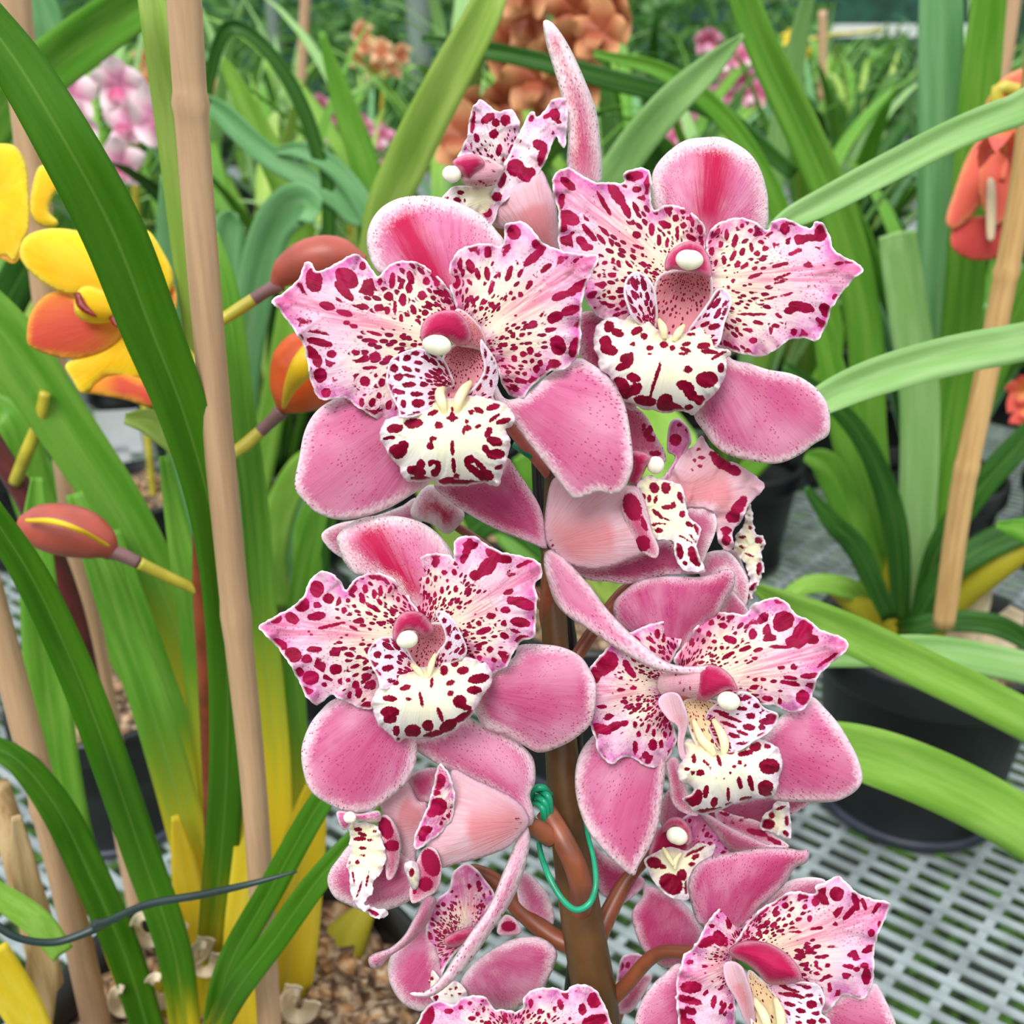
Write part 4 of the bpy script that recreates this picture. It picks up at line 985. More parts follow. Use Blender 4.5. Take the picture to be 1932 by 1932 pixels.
S('lip', 'lip', '1120,100 1190,92 1200,160 1210,250 1195,308 1140,282 1090,262 1035,242 1058,170 1108,130', (1060, 200), (1190, 300), 3, 4, -3, 0, ruf=1.2, wl=30, pitch=3.2, spots=[(1100,170,18,20),(1080,220,40,30),(1185,200,14,30),(1180,270,22,14,40),(1150,130,30,10,-20)])
S('lip_throat', 'hood', '440,330 470,250 550,220 630,260 650,340 600,400 500,420 430,400', (540, 220), (520, 420), 0, 1, 3, 0)
S('column', 'hood', '485,250 535,188 600,185 650,240 662,310 632,340 600,260 560,235 510,265', (560, 190), (640, 330), 8, 10, -2, 0, infl=2, pitch=3.6)
anther(577, 283, 60, 48, 13, 20)
S('lip', 'lip', '398,412 460,375 540,345 630,365 700,325 785,325 772,392 705,432 660,482 642,540 642,635 560,632 495,590 438,520 408,460', (560, 380), (600, 630), 5, 8, -3, 1, ruf=.8, wl=40, pitch=3, spots=[(450,432,44,33,15),(545,550,70,56,35),(605,500,28,33),(500,455,20,14),(680,400,26,14,-30),(700,360,40,9,-30),(650,380,36,9,-35),(620,350,20,8),(660,440,20,12),(630,570,12,40)])
callus([(500, 350), (530, 400), (560, 450)], 30, [8, 10, 11])
callus([(600, 380), (570, 420), (565, 470)], 30, [8, 10, 11])
S('sepal', 'sepal_dark', '328,745 340,680 385,620 400,560 480,575 560,620 640,680 720,830 680,980 560,1012 500,1010 455,980 380,900', (560, 520), (400, 900), 0, 1, -4, 0, infl=2)
S('sepal', 'sepal_dark', '90,330 180,390 300,460 400,530 360,600 240,682 205,640 140,570', (430, 560), (120, 350), -6, -6, -2, 0)

# ---- E: lower right bloom
flower(orchid, .334, 'lower right bloom with a bright crimson column and its cap hidden', [(1385, 1815, .338, 16), (1320, 1800, .346, 24), (1240, 1800, .356, 26), (1180, 1860, .364, 28), (1140, 1900, .366, 28)], 'pedicel')
S('sepal', 'sepal', '1010,690 1100,600 1180,540 1250,518 1330,513 1405,540 1380,640 1200,680 1080,720', (950, 850), (1380, 530), -4, -5, -2, 0)
S('sepal', 'sepal_dark', '650,640 638,560 650,500 690,440 760,400 900,372 1020,352 1120,348 1200,352 1250,362 1308,362 1295,430 1230,462 1180,542 1100,625 1030,690 960,780 860,820 760,800 690,760', (860, 850), (1300, 370), -1, 6, -5, 2, infl=2, roll=2)
S('sepal', 'sepal', '600,990 500,1050 420,1130 370,1220 342,1323 340,1470 450,1600 650,1560 720,1350 700,1150', (860, 1020), (380, 1450), -3, 1, -4, 1, infl=2)
S('sepal', 'sepal', '1390,1250 1500,1150 1600,1150 1672,1095 1735,1200 1795,1350 1790,1500 1600,1600 1400,1560 1300,1400', (1050, 1080), (1790, 1420), -5, 2, -4, 1, infl=2)
S('petal', 'petal', '575,1180 578,1060 604,990 612,940 665,905 700,850 740,770 800,698 860,655 930,650 985,672 1022,712 1000,762 950,822 900,890 880,970 890,1080 900,1200 900,1330 860,1450 700,1480 600,1380', (930, 980), (600, 1100), 3, 8, -3, 2, ruf=1.6, wl=60, frill=.8, pitch=4.2,
  spots=[(865,760,18,42),(745,870,58,28,-25),(810,850,33,48,-20),(655,1120,62,35),(640,1190,80,22,15),(600,1285,30,48),(640,1320,40,30),(780,1200,16,38,10),(730,1005,18,11),(940,750,18,30,30),(850,870,10,33),(650,1250,38,22,20),(760,730,12,16)])
S('petal', 'petal', '890,930 920,840 970,760 1040,690 1120,640 1200,594 1290,598 1342,602 1345,560 1400,538 1466,504 1512,540 1562,590 1650,630 1742,650 1752,682 1720,760 1682,850 1666,950 1666,1060 1640,1150 1590,1186 1500,1166 1460,1202 1400,1262 1340,1240 1260,1130 1160,1040 1020,980',
  (960, 950), (1745, 665), 3, 8, -3, 2, ruf=1.5, wl=70, frill=.8, pitch=4.2,
  spots=[(1460,605,40,43),(1565,640,18,60,-15),(1535,705,62,18,-45),(1610,660,13,38,-20),(1680,680,12,48,35),(1635,910,43,20,-25),(1650,820,20,22,30),(1695,775,11,22),(1525,1005,40,13,10),(1570,1020,20,15),(1622,1060,26,48),(1615,1000,24,16),(1310,740,16,20),(1250,745,22,11,-15),(1195,725,13),(1285,675,15,18),(1175,670,18,20,30),(1350,795,38,11,-5),(1230,815,38,8,-3),(1435,895,33,8),(1345,985,13),(1360,1015,28,8,30),(1410,1000,16,13),(1350,1045,20,11),(1420,1120,14,30,-10)])
S('lip_throat', 'channel', '970,1030 1060,1090 1150,1130 1190,1230 1200,1350 1160,1450 1020,1450 980,1250', (960, 1000), (1100, 1450), 8, 12, 2, 0, pitch=3.2)
S('lip_side_lobe', 'back', '838,1000 880,978 932,1010 962,1080 992,1180 1010,1330 960,1320 905,1190 855,1100', (980, 1330), (860, 990), 10, 14, 3, 1, pitch=3.5, label='pale lilac outside of the lip lobe')
S('lip_side_lobe', 'lobe', '1080,1100 1260,1090 1365,1115 1394,1200 1375,1262 1420,1305 1440,1420 1300,1500 1180,1460 1170,1280 1120,1180', (1080, 1120), (1400, 1280), 11, 14, 3, 1, ruf=.6, wl=45, pitch=3.2,
  spots=[(1160,1110,28,9,15),(1200,1130,58,10,18),(1170,1160,38,8,15),(1230,1165,58,12,15),(1320,1215,30,24),(1200,1215,34,13,15),(1260,1250,30,14,10),(1310,1165,24,11),(1320,1310,28,16),(1380,1305,22,16),(1250,1315,20,11)])
callus([(1000, 1180), (1060, 1280), (1090, 1400)], 55, [12, 16, 17])
callus([(1120, 1180), (1150, 1280), (1150, 1400)], 55, [12, 16, 17])
S('column', 'hood', '868,905 930,868 1000,862 1080,875 1150,910 1212,960 1255,1020 1265,1078 1225,1098 1130,1108 1070,1098 1030,1050 960,990 880,950', (850, 910), (1262, 1070), 12, 20, -4, 2, infl=6, pitch=3.2)

# ---- P: bloom behind, between A and C
flower(orchid, .372, 'bloom behind, only petal tips showing between the two left blooms', [(840, 980, .376, 14), (900, 1020, .372, 20), (980, 1090, .366, 24), (1040, 1160, .362, 24)], 'pedicel')
frame(480, 350, 2.542)
S('sepal', 'dorsal', '752,1585 768,1510 825,1440 885,1445 945,1500 1008,1575 972,1640 920,1672 850,1625', (880, 1700), (880, 1440), 2, 3, -3, 0, infl=2)
S('sepal', 'sepal', '322,1672 400,1622 560,1590 700,1540 780,1500 800,1620 650,1680 520,1700 440,1780 405,1778 350,1732', (850, 1650), (330, 1680), -1, 0, -3, 0)

# ---- Q: small bloom low behind the stem
flower(orchid, .40, 'small pink bloom far down behind the foot of the stem', [(1180, 1880, .402, 10), (1165, 1930, .40, 14), (1140, 1980, .385, 16)], 'pedicel')
frame(1080, 1480, 2.927)
S('petal', 'petal_dense', '232,1235 255,1000 300,938 385,942 400,995 350,1055 305,1100 285,1200', (250, 1260), (390, 960), 0, 1, -2, 0, ruf=.8, wl=30)
S('petal', 'sepal_dark', '240,1250 300,1120 380,1050 440,1060 400,1150 320,1260', (240, 1260), (430, 1070), 2, 2, -1, 0)

# ------------------------------------------------------------------ support stick and ties of the pink orchid
st = tube_px('support_stick', [(1014, 820, .374, 28), (1026, 1000, .374, 28), (1074, 1200, .374, 28), (1088, 1440, .376, 28), (1098, 1650, .378, 28), (1075, 1900, .38, 28), (1060, 2060, .38, 28)], 'blackstick', None, 6, 12)
tag(st, 'black plastic support stick standing behind the pink orchid stem', 'plant stake')
tie = thing('plant_tie', 'green plastic tie looped low round the pink orchid stem', 'plant tie')
tube_px('loop', [(1026, 1545, .352, 9), (1017, 1590, .350, 10), (1030, 1640, .340, 12), (1056, 1690, .336, 12), (1085, 1716, .335, 12), (1112, 1704, .336, 12), (1124, 1670, .337, 11), (1120, 1620, .342, 10), (1108, 1570, .348, 9), (1098, 1500, .362, 8)], 'greentie', tie, 10, 10)
for (x0, y0, x1, y1) in ((1004, 1500, 1034, 1545), (1012, 1490, 1040, 1535), (1004, 1512, 1026, 1556)):
    tube_px('knot', [(x0, y0, .349, 10), ((x0 + x1) / 2 + 8, (y0 + y1) / 2 - 10, .344, 13), (x1, y1, .347, 10)], 'greentie', tie, 8, 10)
tube_px('knot', [(1002, 1520, .350, 10), (1004, 1492, .346, 14), (1024, 1486, .345, 14), (1040, 1500, .349, 10)], 'greentie', tie, 8, 10)
t2 = tube_px('plant_tie', [(972, 838, .352, 16), (990, 850, .350, 18), (1008, 862, .352, 16), (1030, 870, .362, 12)], 'greentie', None, 6, 10)
tag(t2, 'small green tie end peeping out under the large upper left bloom', 'plant tie')
# ------------------------------------------------------------------ pots, plants and canes around it
def two_tone(name, c1, c2, lo=.3, hi=.8, trans=.2):
    t = NT(name)
    pa = t.attr('pa')
    n = t.noise(t.n('ShaderNodeTexCoord').outputs['Object'], 50, 3)
    c = t.mix(t.step(t.math('ADD', pa[0], t.math('MULTIPLY', t.math('SUBTRACT', n, .5), .4)), lo, hi), srgb(c1), srgb(c2))
    return t.finish(c, .45, trans, spec=.3)
M['yellow'] = tepal_mat('yellow_petal', '#fbdc1c', '#fdea5e', '#ee9a12', .4, dots=0, edgew=10)
M['orange'] = tepal_mat('orange_flushed_petal', '#ee9a2e', '#f3b84a', '#cf4a3c', .95, dots=0, edgew=12, deep_lo=.45, deep_hi=1.1, mdw=70)
M['coral_t'] = tepal_mat('coral_tepal', '#f08a5a', '#f4a878', '#dd5a52', .8, dots=0, edgew=10, mdw=40)
M['coral_r'] = tepal_mat('red_coral_tepal', '#d95a50', '#ea7a60', '#c03a40', .6, dots=0, edgew=8)
M['coral_y'] = tepal_mat('cream_lip', '#f0e0c8', '#e8d0b8', '#d8c080', .4, dots=0, edgew=6)
M['redspot'] = simple('dark_red_lip_blotch', '#7c1408', .4)
M['budred'] = simple('dull_red_bud', '#b8574a', .4, .1, .10, 40)
M['budorange'] = simple('orange_bud', '#dd5a24', .4, .1, .12, 40)
M['budyellow'] = simple('yellow_bud_stripe', '#f3c51c', .4, .1, .05, 40)
M['ystalk'] = simple('yellow_green_flower_stalk', '#b9ad38', .4, 0, .1, 60)
M['mstalk'] = simple('mauve_brown_stalk', '#7e5a5c', .4, 0, .1, 60)
M['rstem'] = simple('red_brown_stem', '#7c3a22', .4, 0, .15, 60)
M['dstem'] = simple('dark_maroon_stem', '#5a2428', .4, 0, .12, 60)
M['coral'] = two_tone('coral_petal', '#f2a060', '#e8665c', .2, .7)
M['rust'] = two_tone('rust_orange_petal', '#a9583a', '#dd9f70', .3, .9)
M['palepink'] = two_tone('pale_pink_petal', '#e49abd', '#f7dfe8', .2, .7)
M['midpink'] = two_tone('rose_petal', '#d45f8c', '#eaa6c0', .2, .8)
M['apricot'] = two_tone('apricot_petal', '#e08a5c', '#f2c7a0', .2, .8)
M['greenpod'] = simple('green_flower_foot', '#8ab04a', .4)
M['paper'] = simple('papery_dry_sheath', '#e6d6b8', .6, .25, .12, 40)

def pot(cx, cy, r, h, parent=None, z0=.003, soil=True, rim=True):
    prof = [(0, 0), (r * .80, 0), (r * .83, .004), (r * .83, h * .10), (r * .80, h * .12), (r * .95, h * .80), (r * .99, h * .80), (r * 1.03, h * .83), (r * 1.04, h * .97), (r * 1.02, h), (r * .96, h), (r * .93, h * .82)]
    vs, fs = [], []
    seg = 48
    for (q, z) in prof:
        for k in range(seg):
            a = 2 * math.pi * k / seg
            vs.append((cx + q * math.cos(a), cy + q * math.sin(a), z0 + z))
    for i in range(len(prof) - 1):
        for k in range(seg):
            k2 = (k + 1) % seg
            fs.append((i * seg + k, i * seg + k2, (i + 1) * seg + k2, (i + 1) * seg + k))
    p = mesh('pot', vs, fs, 'pot', parent)
    if rim:
        vs, fs = tube_w([(cx + r * .835 * math.cos(a), cy + r * .835 * math.sin(a), z0 + h * .06) for a in np.linspace(0, 2 * math.pi, 49)], [h * .028] * 49, 10, False)
        mesh('pot_foot_ring', vs, fs, 'potrim', p)
    if soil:
        vs, fs = [(cx, cy, z0 + h * .86)], []
        rs = random.Random(5)
        for j in range(1, 9):
            for k in range(seg):
                a = 2 * math.pi * k / seg
                q = r * .94 * j / 8
                vs.append((cx + q * math.cos(a), cy + q * math.sin(a), z0 + h * .86 + rs.uniform(-.005, .008)))
        for k in range(seg):
            fs.append((0, 1 + k, 1 + (k + 1) % seg))
        for j in range(7):
            for k in range(seg):
                k2 = (k + 1) % seg
                fs.append((1 + j * seg + k, 1 + (j + 1) * seg + k, 1 + (j + 1) * seg + k2, 1 + j * seg + k2))
        mesh('bark_chips', vs, fs, 'bark', parent)
    return p

def chips(cx, cy, r, z, n, parent, seed=1):
    """loose bark chips lying on top"""
    rs = random.Random(seed)
    vs, fs = [], []
    for i in range(n):
        a, q = rs.random() * 6.28, r * math.sqrt(rs.random())
        c = Vector((cx + q * math.cos(a), cy + q * math.sin(a), z + rs.uniform(0, .008)))
        R = Vector((rs.uniform(-1, 1), rs.uniform(-1, 1), rs.uniform(-.3, .3))).normalized()
        U = R.cross(Vector((rs.uniform(-.3, .3), rs.uniform(-.3, .3), 1))).normalized()
        W = R.cross(U)
        s = rs.uniform(.005, .011)
        b = len(vs)
        for i1 in (-1, 1):
            for i2 in (-1, 1):
                for i3 in (-1, 1):
                    vs.append(c + R * s * i1 * rs.uniform(.7, 1.2) + U * s * .6 * i2 * rs.uniform(.6, 1.2) + W * s * .35 * i3)
        fs += [(b, b + 1, b + 3, b + 2), (b + 4, b + 6, b + 7, b + 5), (b, b + 4, b + 5, b + 1), (b + 2, b + 3, b + 7, b + 6), (b, b + 2, b + 6, b + 4), (b + 1, b + 5, b + 7, b + 3)]
    o = mesh('loose_bark', vs, fs, 'bark', parent, False)
    o['kind'] = 'stuff'
    return o

def cane(path, mat, label, nodes=(), cat='plant stake', name='bamboo_cane'):
    """path (x, y, Y, width) and node places along it 0..1"""
    c = cr(path, 14)
    n = len(c)
    pts, rads = [], []
    for i, (x, y, d, w) in enumerate(c):
        p = atY(x, y, d)
        dep = (p - Vector((0, 0, H))).dot(Vector((0, cs, -sn)))
        pts.append(p)
        t = i / (n - 1)
        sw = sum(.16 * math.exp(-((t - q) / .008) ** 2) for q in nodes)
        rads.append(w * .5 * dep / FPX * (1 + sw))
    vs, fs = tube_w(pts, rads, 20)
    o = mesh(name, vs, fs, mat)
    tag(o, label, cat)
    return o

# ---------------- left: the yellow orchid and its pot
lp = onZ(430, 1985, .17)
yo = thing('yellow_orchid', 'yellow blooming orchid at the left, red buds, long green leaves yellow at the foot', 'orchid')
pot(lp.x, lp.y + .03, .105, .17, yo)
chips(lp.x, lp.y + .03, .09, .152, 120, yo)
def up(mat, pts, fold=.25, **k):
    return leaf(yo, mat, pts, fold, **k)
up('leaf_deep_y', [(385, 1990, .44, 55), (410, 1700, .43, 62), (428, 1450, .41, 66), (425, 1200, .40, 70), (400, 980, .39, 78), (350, 790, .385, 92), (285, 620, .38, 108), (215, 440, .375, 116), (130, 280, .37, 112), (40, 130, .37, 100), (-40, 20, .37, 80)], .3, label='broad dark leaf arching across the yellow bloom')
up('leaf_mid_y', [(430, 1960, .50, 55), (415, 1650, .52, 62), (375, 1350, .54, 72), (320, 1150, .55, 82), (230, 970, .55, 96), (120, 800, .55, 104), (20, 650, .55, 110), (-60, 560, .55, 100)], .28, label='olive leaf arching to the left edge')
up('leaf_deep_y', [(355, 1990, .40, 55), (330, 1800, .40, 62), (270, 1620, .40, 66), (205, 1430, .39, 68), (140, 1260, .39, 66), (60, 1090, .385, 62), (-30, 950, .38, 50)])
up('leaf_deep', [(285, 1960, .42, 58), (235, 1800, .42, 62), (165, 1640, .42, 64), (110, 1530, .42, 60), (40, 1440, .42, 48), (-30, 1400, .42, 36)], name='leaf')
up('leaf_mid', [(180, 1680, .47, 62), (140, 1590, .47, 72), (110, 1450, .48, 78), (90, 1300, .49, 78), (75, 1140, .50, 68), (68, 1000, .51, 50), (70, 900, .52, 20)])
up('leaf_mid_y', [(400, 1960, .47, 58), (385, 1720, .47, 74), (350, 1560, .47, 72), (290, 1350, .47, 70), (230, 1180, .48, 64), (180, 1040, .49, 52), (140, 930, .5, 30)])
up('leaf_mid_y', [(405, 1960, .50, 50), (395, 1650, .50, 60), (350, 1430, .51, 56), (300, 1270, .52, 50), (250, 1120, .53, 40), (215, 1000, .54, 22)])
up('leaf_mid_y', [(440, 1980, .48, 60), (420, 1600, .48, 66), (385, 1350, .49, 58), (360, 1150, .50, 52), (335, 1000, .51, 42), (310, 860, .52, 20)])
up('leaf_mid_y', [(505, 1980, .50, 64), (520, 1700, .50, 62), (520, 1450, .51, 56), (500, 1200, .52, 52), (480, 950, .53, 50), (455, 760, .54, 48), (430, 560, .55, 44), (400, 440, .56, 24)])
up('leaf_mid_y', [(540, 1980, .52, 70), (555, 1700, .52, 66), (560, 1450, .53, 48), (555, 1250, .54, 42), (580, 1050, .55, 46), (610, 940, .56, 30)])
up('leaf_deep_y', [(395, 1990, .38, 40), (430, 1830, .37, 50), (510, 1680, .37, 50), (600, 1520, .38, 46), (665, 1440, .39, 30)], .4)
up('leaf_deep_y', [(380, 2000, .39, 40), (440, 1880, .36, 50), (520, 1770, .355, 50), (600, 1660, .36, 46), (680, 1570, .37, 34), (740, 1510, .38, 14)], .4)
up('leaf_yellow', [(520, 1990, .46, 96), (545, 1800, .46, 104), (565, 1640, .46, 92), (585, 1530, .46, 60), (600, 1450, .46, 14)])
up('leaf_yellow', [(470, 1990, .425, 70), (462, 1800, .425, 80), (470, 1640, .425, 66), (478, 1480, .425, 40), (480, 1400, .43, 12)])
up('leaf_yellow', [(370, 1990, .46, 50), (375, 1820, .46, 60), (350, 1650, .46, 50), (330, 1540, .46, 14)])
up('leaf_yellow', [(300, 1990, .43, 46), (250, 1850, .43, 58), (190, 1700, .43, 50), (130, 1580, .43, 20)], .2)
up('leaf_yellow', [(90, 1990, .38, 50), (40, 1900, .38, 70), (-20, 1800, .38, 70)], .2)
up('leaf_bright', [(120, 1800, .38, 40), (70, 1740, .38, 50), (0, 1690, .38, 44), (-40, 1660, .38, 30)], .2)
up('leaf_lime', [(420, 1150, .50, 40), (395, 960, .50, 50), (350, 850, .50, 56), (290, 800, .50, 54), (235, 790, .50, 20)], .3)
up('leaf_lime', [(395, 1000, .50, 50), (385, 700, .49, 60), (355, 450, .48, 66), (325, 220, .47, 66), (300, 60, .46, 62), (285, -40, .46, 56)], .2, label='pale yellow-green blade running up beside the cane')
for (pp, w) in (([(590, 1990, .50), (600, 1880, .50), (650, 1780, .50), (710, 1690, .51)], (120, 128, 90, 14)), ([(560, 1960, .5), (545, 1840, .5), (560, 1740, .5)], (90, 96, 20)), ([(330, 1990, .46), (330, 1880, .46), (320, 1790, .46)], (110, 90, 20))):
    o = tube_px('pseudobulb', [q + (ww,) for q, ww in zip(pp, w)], 'bulb', yo, 8, 16, True)
    vattr(o.data, 'pa', [(0.6, .5, 2)] * len(o.data.vertices))
# flower spikes
s1 = tube_px('flower_stem', [(410, 1990, .455, 34), (402, 1600, .455, 32), (388, 1300, .455, 28), (376, 1100, .455, 26), (378, 900, .455, 25), (372, 690, .455, 22)], 'rstem', yo, 8, 14, True)
def stalk(pts):
    k = len(pts)
    tube_px('flower_stalk', pts[:3], 'ystalk', yo, 8, 10, True)
    if k > 3:
        tube_px('flower_stalk', pts[2:], 'mstalk', yo, 8, 10, True)
stalk([(375, 1115, .455, 20), (320, 1090, .45, 22), (262, 1062, .445, 24), (225, 1045, .445, 28), (200, 1040, .445, 32)])
stalk([(400, 615, .47, 20), (440, 590, .475, 24), (478, 565, .48, 24), (505, 548, .48, 24), (530, 535, .48, 30)])
stalk([(430, 862, .47, 20), (462, 840, .475, 26), (490, 815, .48, 24), (512, 795, .48, 24), (532, 775, .48, 30)])
stalk([(374, 690, .455, 20), (345, 660, .46, 24), (315, 625, .47, 26)])
def bud(pts, mat, stripe=None):
    b = tube_px('bud', pts, mat, yo, 12, 24, True)
    if stripe:
        tube_px('bud_seam', stripe, 'budyellow', b, 12, 10, True)
bud([(215, 1045, .445, 26), (190, 1025, .445, 70), (150, 1006, .445, 96), (100, 996, .445, 96), (60, 990, .445, 70), (36, 985, .445, 24)], 'budred', [(205, 1030, .436, 6), (150, 1000, .423, 10), (100, 984, .424, 12), (50, 982, .434, 8)])
bud([(520, 535, .48, 26), (545, 510, .48, 62), (590, 490, .48, 82), (640, 485, .48, 74), (690, 495, .48, 24)], 'budred')
bud([(532, 770, .48, 30), (548, 748, .48, 90), (568, 720, .48, 130), (585, 690, .48, 140), (600, 650, .48, 110), (605, 620, .48, 40)], 'budorange', [(535, 768, .468, 8), (548, 730, .452, 26), (572, 690, .444, 46), (592, 650, .45, 30), (600, 625, .47, 8)])
# yellow bloom
CUR.o = tube_px('flower', [(320, 632, .472, 22), (290, 610, .474, 26), (262, 590, .476, 26)], 'ystalk', yo, 8, 12, True)
CUR.o['label'] = 'open yellow bloom with orange lower sepal behind the dark leaf'
CUR.d = .478
frame(0, 250, 2.147)
S('petal', 'yellow', '530,398 570,392 610,405 660,480 702,570 690,640 640,690 580,700 500,640 480,520', (470, 690), (600, 400), 0, 3, -3, 0, infl=2)
S('sepal', 'orange', '690,600 716,680 692,780 650,800 590,740 600,650', (500, 700), (710, 690), -3, -4, -3, 0)
S('petal', 'yellow', '78,480 108,420 190,390 290,393 372,420 450,500 510,640 470,690 380,640 290,655 230,640 150,592 93,530', (490, 680), (80, 480), 3, 6, -4, 2, infl=2)
S('sepal', 'orange', '108,840 120,740 180,662 260,640 330,680 420,740 520,740 500,820 420,890 300,918 200,902 130,872', (520, 740), (110, 850), 0, 4, -4, 2, infl=2)
S('lip', 'yellow', '300,690 315,640 350,620 400,630 450,660 490,720 470,760 400,775 340,765 305,735', (480, 720), (305, 690), 8, 14, -3, 1, infl=4)
S('lip_blotch', 'redspot', '304,655 325,648 345,690 390,740 385,748 340,728 310,700', (320, 650), (390, 745), 19, 19, 0, 0, infl=.5)
S('lip_throat', 'redspot', '445,735 500,705 545,740 540,770 480,790 450,770', (450, 750), (540, 750), 12, 12, 0, 0)
S('petal', 'yellow', '265,940 340,900 420,860 530,790 610,840 605,940 560,1000 430,985 340,1060 290,1000', (560, 820), (280, 960), -2, 2, -3, 0, infl=2)
S('sepal', 'orange', '320,1045 400,990 480,965 560,990 640,1030 692,1080 680,1118 600,1112 500,1082 400,1065', (340, 1040), (690, 1090), -2, 4, -4, 0, infl=2)
# second yellow bloom at the very edge
CUR.o = tube_px('flower', [(-20, 480, .50, 20), (20, 470, .50, 24), (40, 440, .50, 24)], 'ystalk', yo, 8, 12, True)
CUR.o['label'] = 'yellow bloom cut by the left edge'
CUR.d = .49
S('petal', 'yellow', '-80,60 0,45 60,55 100,110 115,200 118,380 90,450 60,520 20,500 -80,480', (-20, 300), (60, 510), 0, 3, -4, 0, infl=2)
S('petal', 'yellow', '150,150 200,135 245,160 250,215 215,260 200,320 235,360 220,385 150,370 120,300', (60, 330), (245, 200), -2, 0, -3, 0, infl=2)
S('petal', 'orange', '-80,400 0,430 60,400 110,430 100,460 60,530 0,510 -80,500', (0, 380), (60, 525), 2, 3, -2, 0)
# dry sheaths at the foot
rs = random.Random(4)
for (x, y, s_) in ((275, 1745, 60), (350, 1770, 80), (385, 1800, 60), (520, 1860, 70), (560, 1890, 60), (300, 1860, 60), (230, 1880, 50)):
    c = []
    for i in range(9):
        a = i / 8 * 5.0
        q = s_ * .5 * (1 - i / 14)
        c.append((x + q * math.cos(a), y + q * math.sin(a) * 1.2, .425 + .01 * math.sin(a), 34 - 2.5 * i))
    leaf(yo, 'paper', c, .1, name='dry_sheath')
leaf(yo, 'straw', [(60, 1990, .40, 60), (80, 1800, .40, 56), (45, 1640, .40, 44), (30, 1540, .40, 16)], .3, name='dry_sheath')

# dark red stem at the far left
ls = thing('flower_spike', 'dark maroon flower stem at the left edge with a yellow stalk', 'flower stem')
tube_px('stem', [(180, 1330, .56, 36), (130, 1130, .56, 42), (60, 960, .56, 44), (0, 860, .56, 42), (-50, 780, .56, 40)], 'dstem', ls, 8, 14, True)
tube_px('flower_stalk', [(28, 910, .555, 24), (48, 860, .55, 26), (72, 800, .55, 24), (85, 740, .55, 20)], 'ystalk', ls, 8, 12, True)

# canes on the left
cane([(345, -40, .392, 66), (365, 270, .392, 62), (400, 700, .392, 58), (442, 1130, .392, 54), (480, 1500, .392, 48), (512, 1990, .392, 44)], 'bamboo', 'thick bamboo cane standing full height left of the pink orchid', (.16, .62))
cane([(22, -40, .60, 62), (62, 330, .60, 54), (90, 600, .60, 48), (125, 880, .60, 46), (165, 1150, .60, 46), (205, 1380, .60, 46), (265, 1720, .60, 44)], 'bamboo', 'bamboo cane at the left behind the yellow blooms', (.2, .55))
cane([(-30, 1080, .43, 52), (60, 1420, .43, 54), (130, 1700, .43, 52), (195, 1990, .43, 52)], 'bamboo', 'bamboo cane leaning in from the left edge at the bottom', (.45,))
cane([(-10, 1480, .47, 50), (40, 1640, .46, 56), (90, 1850, .45, 54), (120, 2000, .45, 54)], 'straw', 'straw coloured dry stalk in the bottom left corner', (), 'dry stalk', 'dry_stalk')
cane([(578, -40, 3.2, 20), (568, 160, 3.2, 18)], 'bamboo', 'thin distant cane at the top between the two left posts', ())

# wire tie
w_ = tube_px('wire_tie', [(-30, 1728, .34, 15), (30, 1768, .34, 14), (100, 1778, .345, 15), (165, 1758, .35, 17), (185, 1745, .352, 24), (205, 1738, .350, 16), (280, 1706, .348, 15), (380, 1688, .345, 15), (470, 1668, .342, 12), (560, 1644, .345, 5)], 'wire', None, 8, 10, True)
tag(w_, 'dark green wire tie sagging across the leaves at the bottom left', 'wire tie')
w2 = tube_px('wire_tie', [(205, 1520, .585, 12), (228, 1534, .575, 12), (255, 1526, .585, 12)], 'wire', None, 6, 8, True)
tag(w2, 'short dark wire tied round the cane behind the yellow orchid', 'wire tie')

# ---------------- right: the potted orchid without blooms
rc = Vector((.365, .825, 0))
ro = thing('potted_orchid', 'leafy orchid without blooms in a large black pot at the right', 'potted plant')
pot(rc.x, rc.y, .096, .18, ro)
chips(rc.x, rc.y, .085, .155, 150, ro, 3)
def rl(mat, pts, fold=.25, **k):
    return leaf(ro, mat, pts, fold, **k)
B = .83
rl('leaf_mid_y2', [(1690, 1190, B, 60), (1660, 1000, B, 62), (1640, 820, B, 64), (1630, 620, B, 66), (1590, 430, B, 68), (1520, 260, B, 66), (1440, 90, B, 60), (1390, -40, B, 50)])
rl('leaf_pale', [(1720, 1190, B - .02, 50), (1730, 1000, B - .02, 66), (1735, 760, B - .02, 72), (1715, 600, B - .02, 72), (1700, 500, B - .02, 70), (1692, 440, B - .02, 66)])
rl('leaf_blue', [(1700, 1190, B + .03, 50), (1740, 950, B + .03, 76), (1765, 700, B + .03, 80), (1775, 450, B + .03, 86), (1775, 200, B + .03, 84), (1775, -40, B + .03, 76)])
rl('leaf_mid', [(1710, 1190, B, 40), (1770, 900, B, 60), (1810, 650, B, 70), (1830, 400, B, 72), (1850, 150, B, 70), (1870, -40, B, 60)])
rl('leaf_dark', [(1730, 1180, B - .04, 30), (1770, 1040, B - .05, 44), (1850, 920, B - .06, 50), (1960, 800, B - .06, 46)])
rl('leaf_dark', [(1725, 1180, B - .05, 34), (1780, 1090, B - .06, 50), (1860, 1030, B - .06, 56), (1960, 990, B - .06, 50)])
rl('leaf_mid', [(1690, 1180, B, 40), (1640, 980, B, 64), (1600, 820, B, 64), (1570, 700, B, 50), (1540, 560, B, 26)])
rl('leaf_dark', [(1700, 1180, B - .03, 30), (1690, 1000, B - .03, 46), (1640, 850, B - .04, 40), (1570, 760, B - .05, 32), (1480, 690, B - .06, 18)])
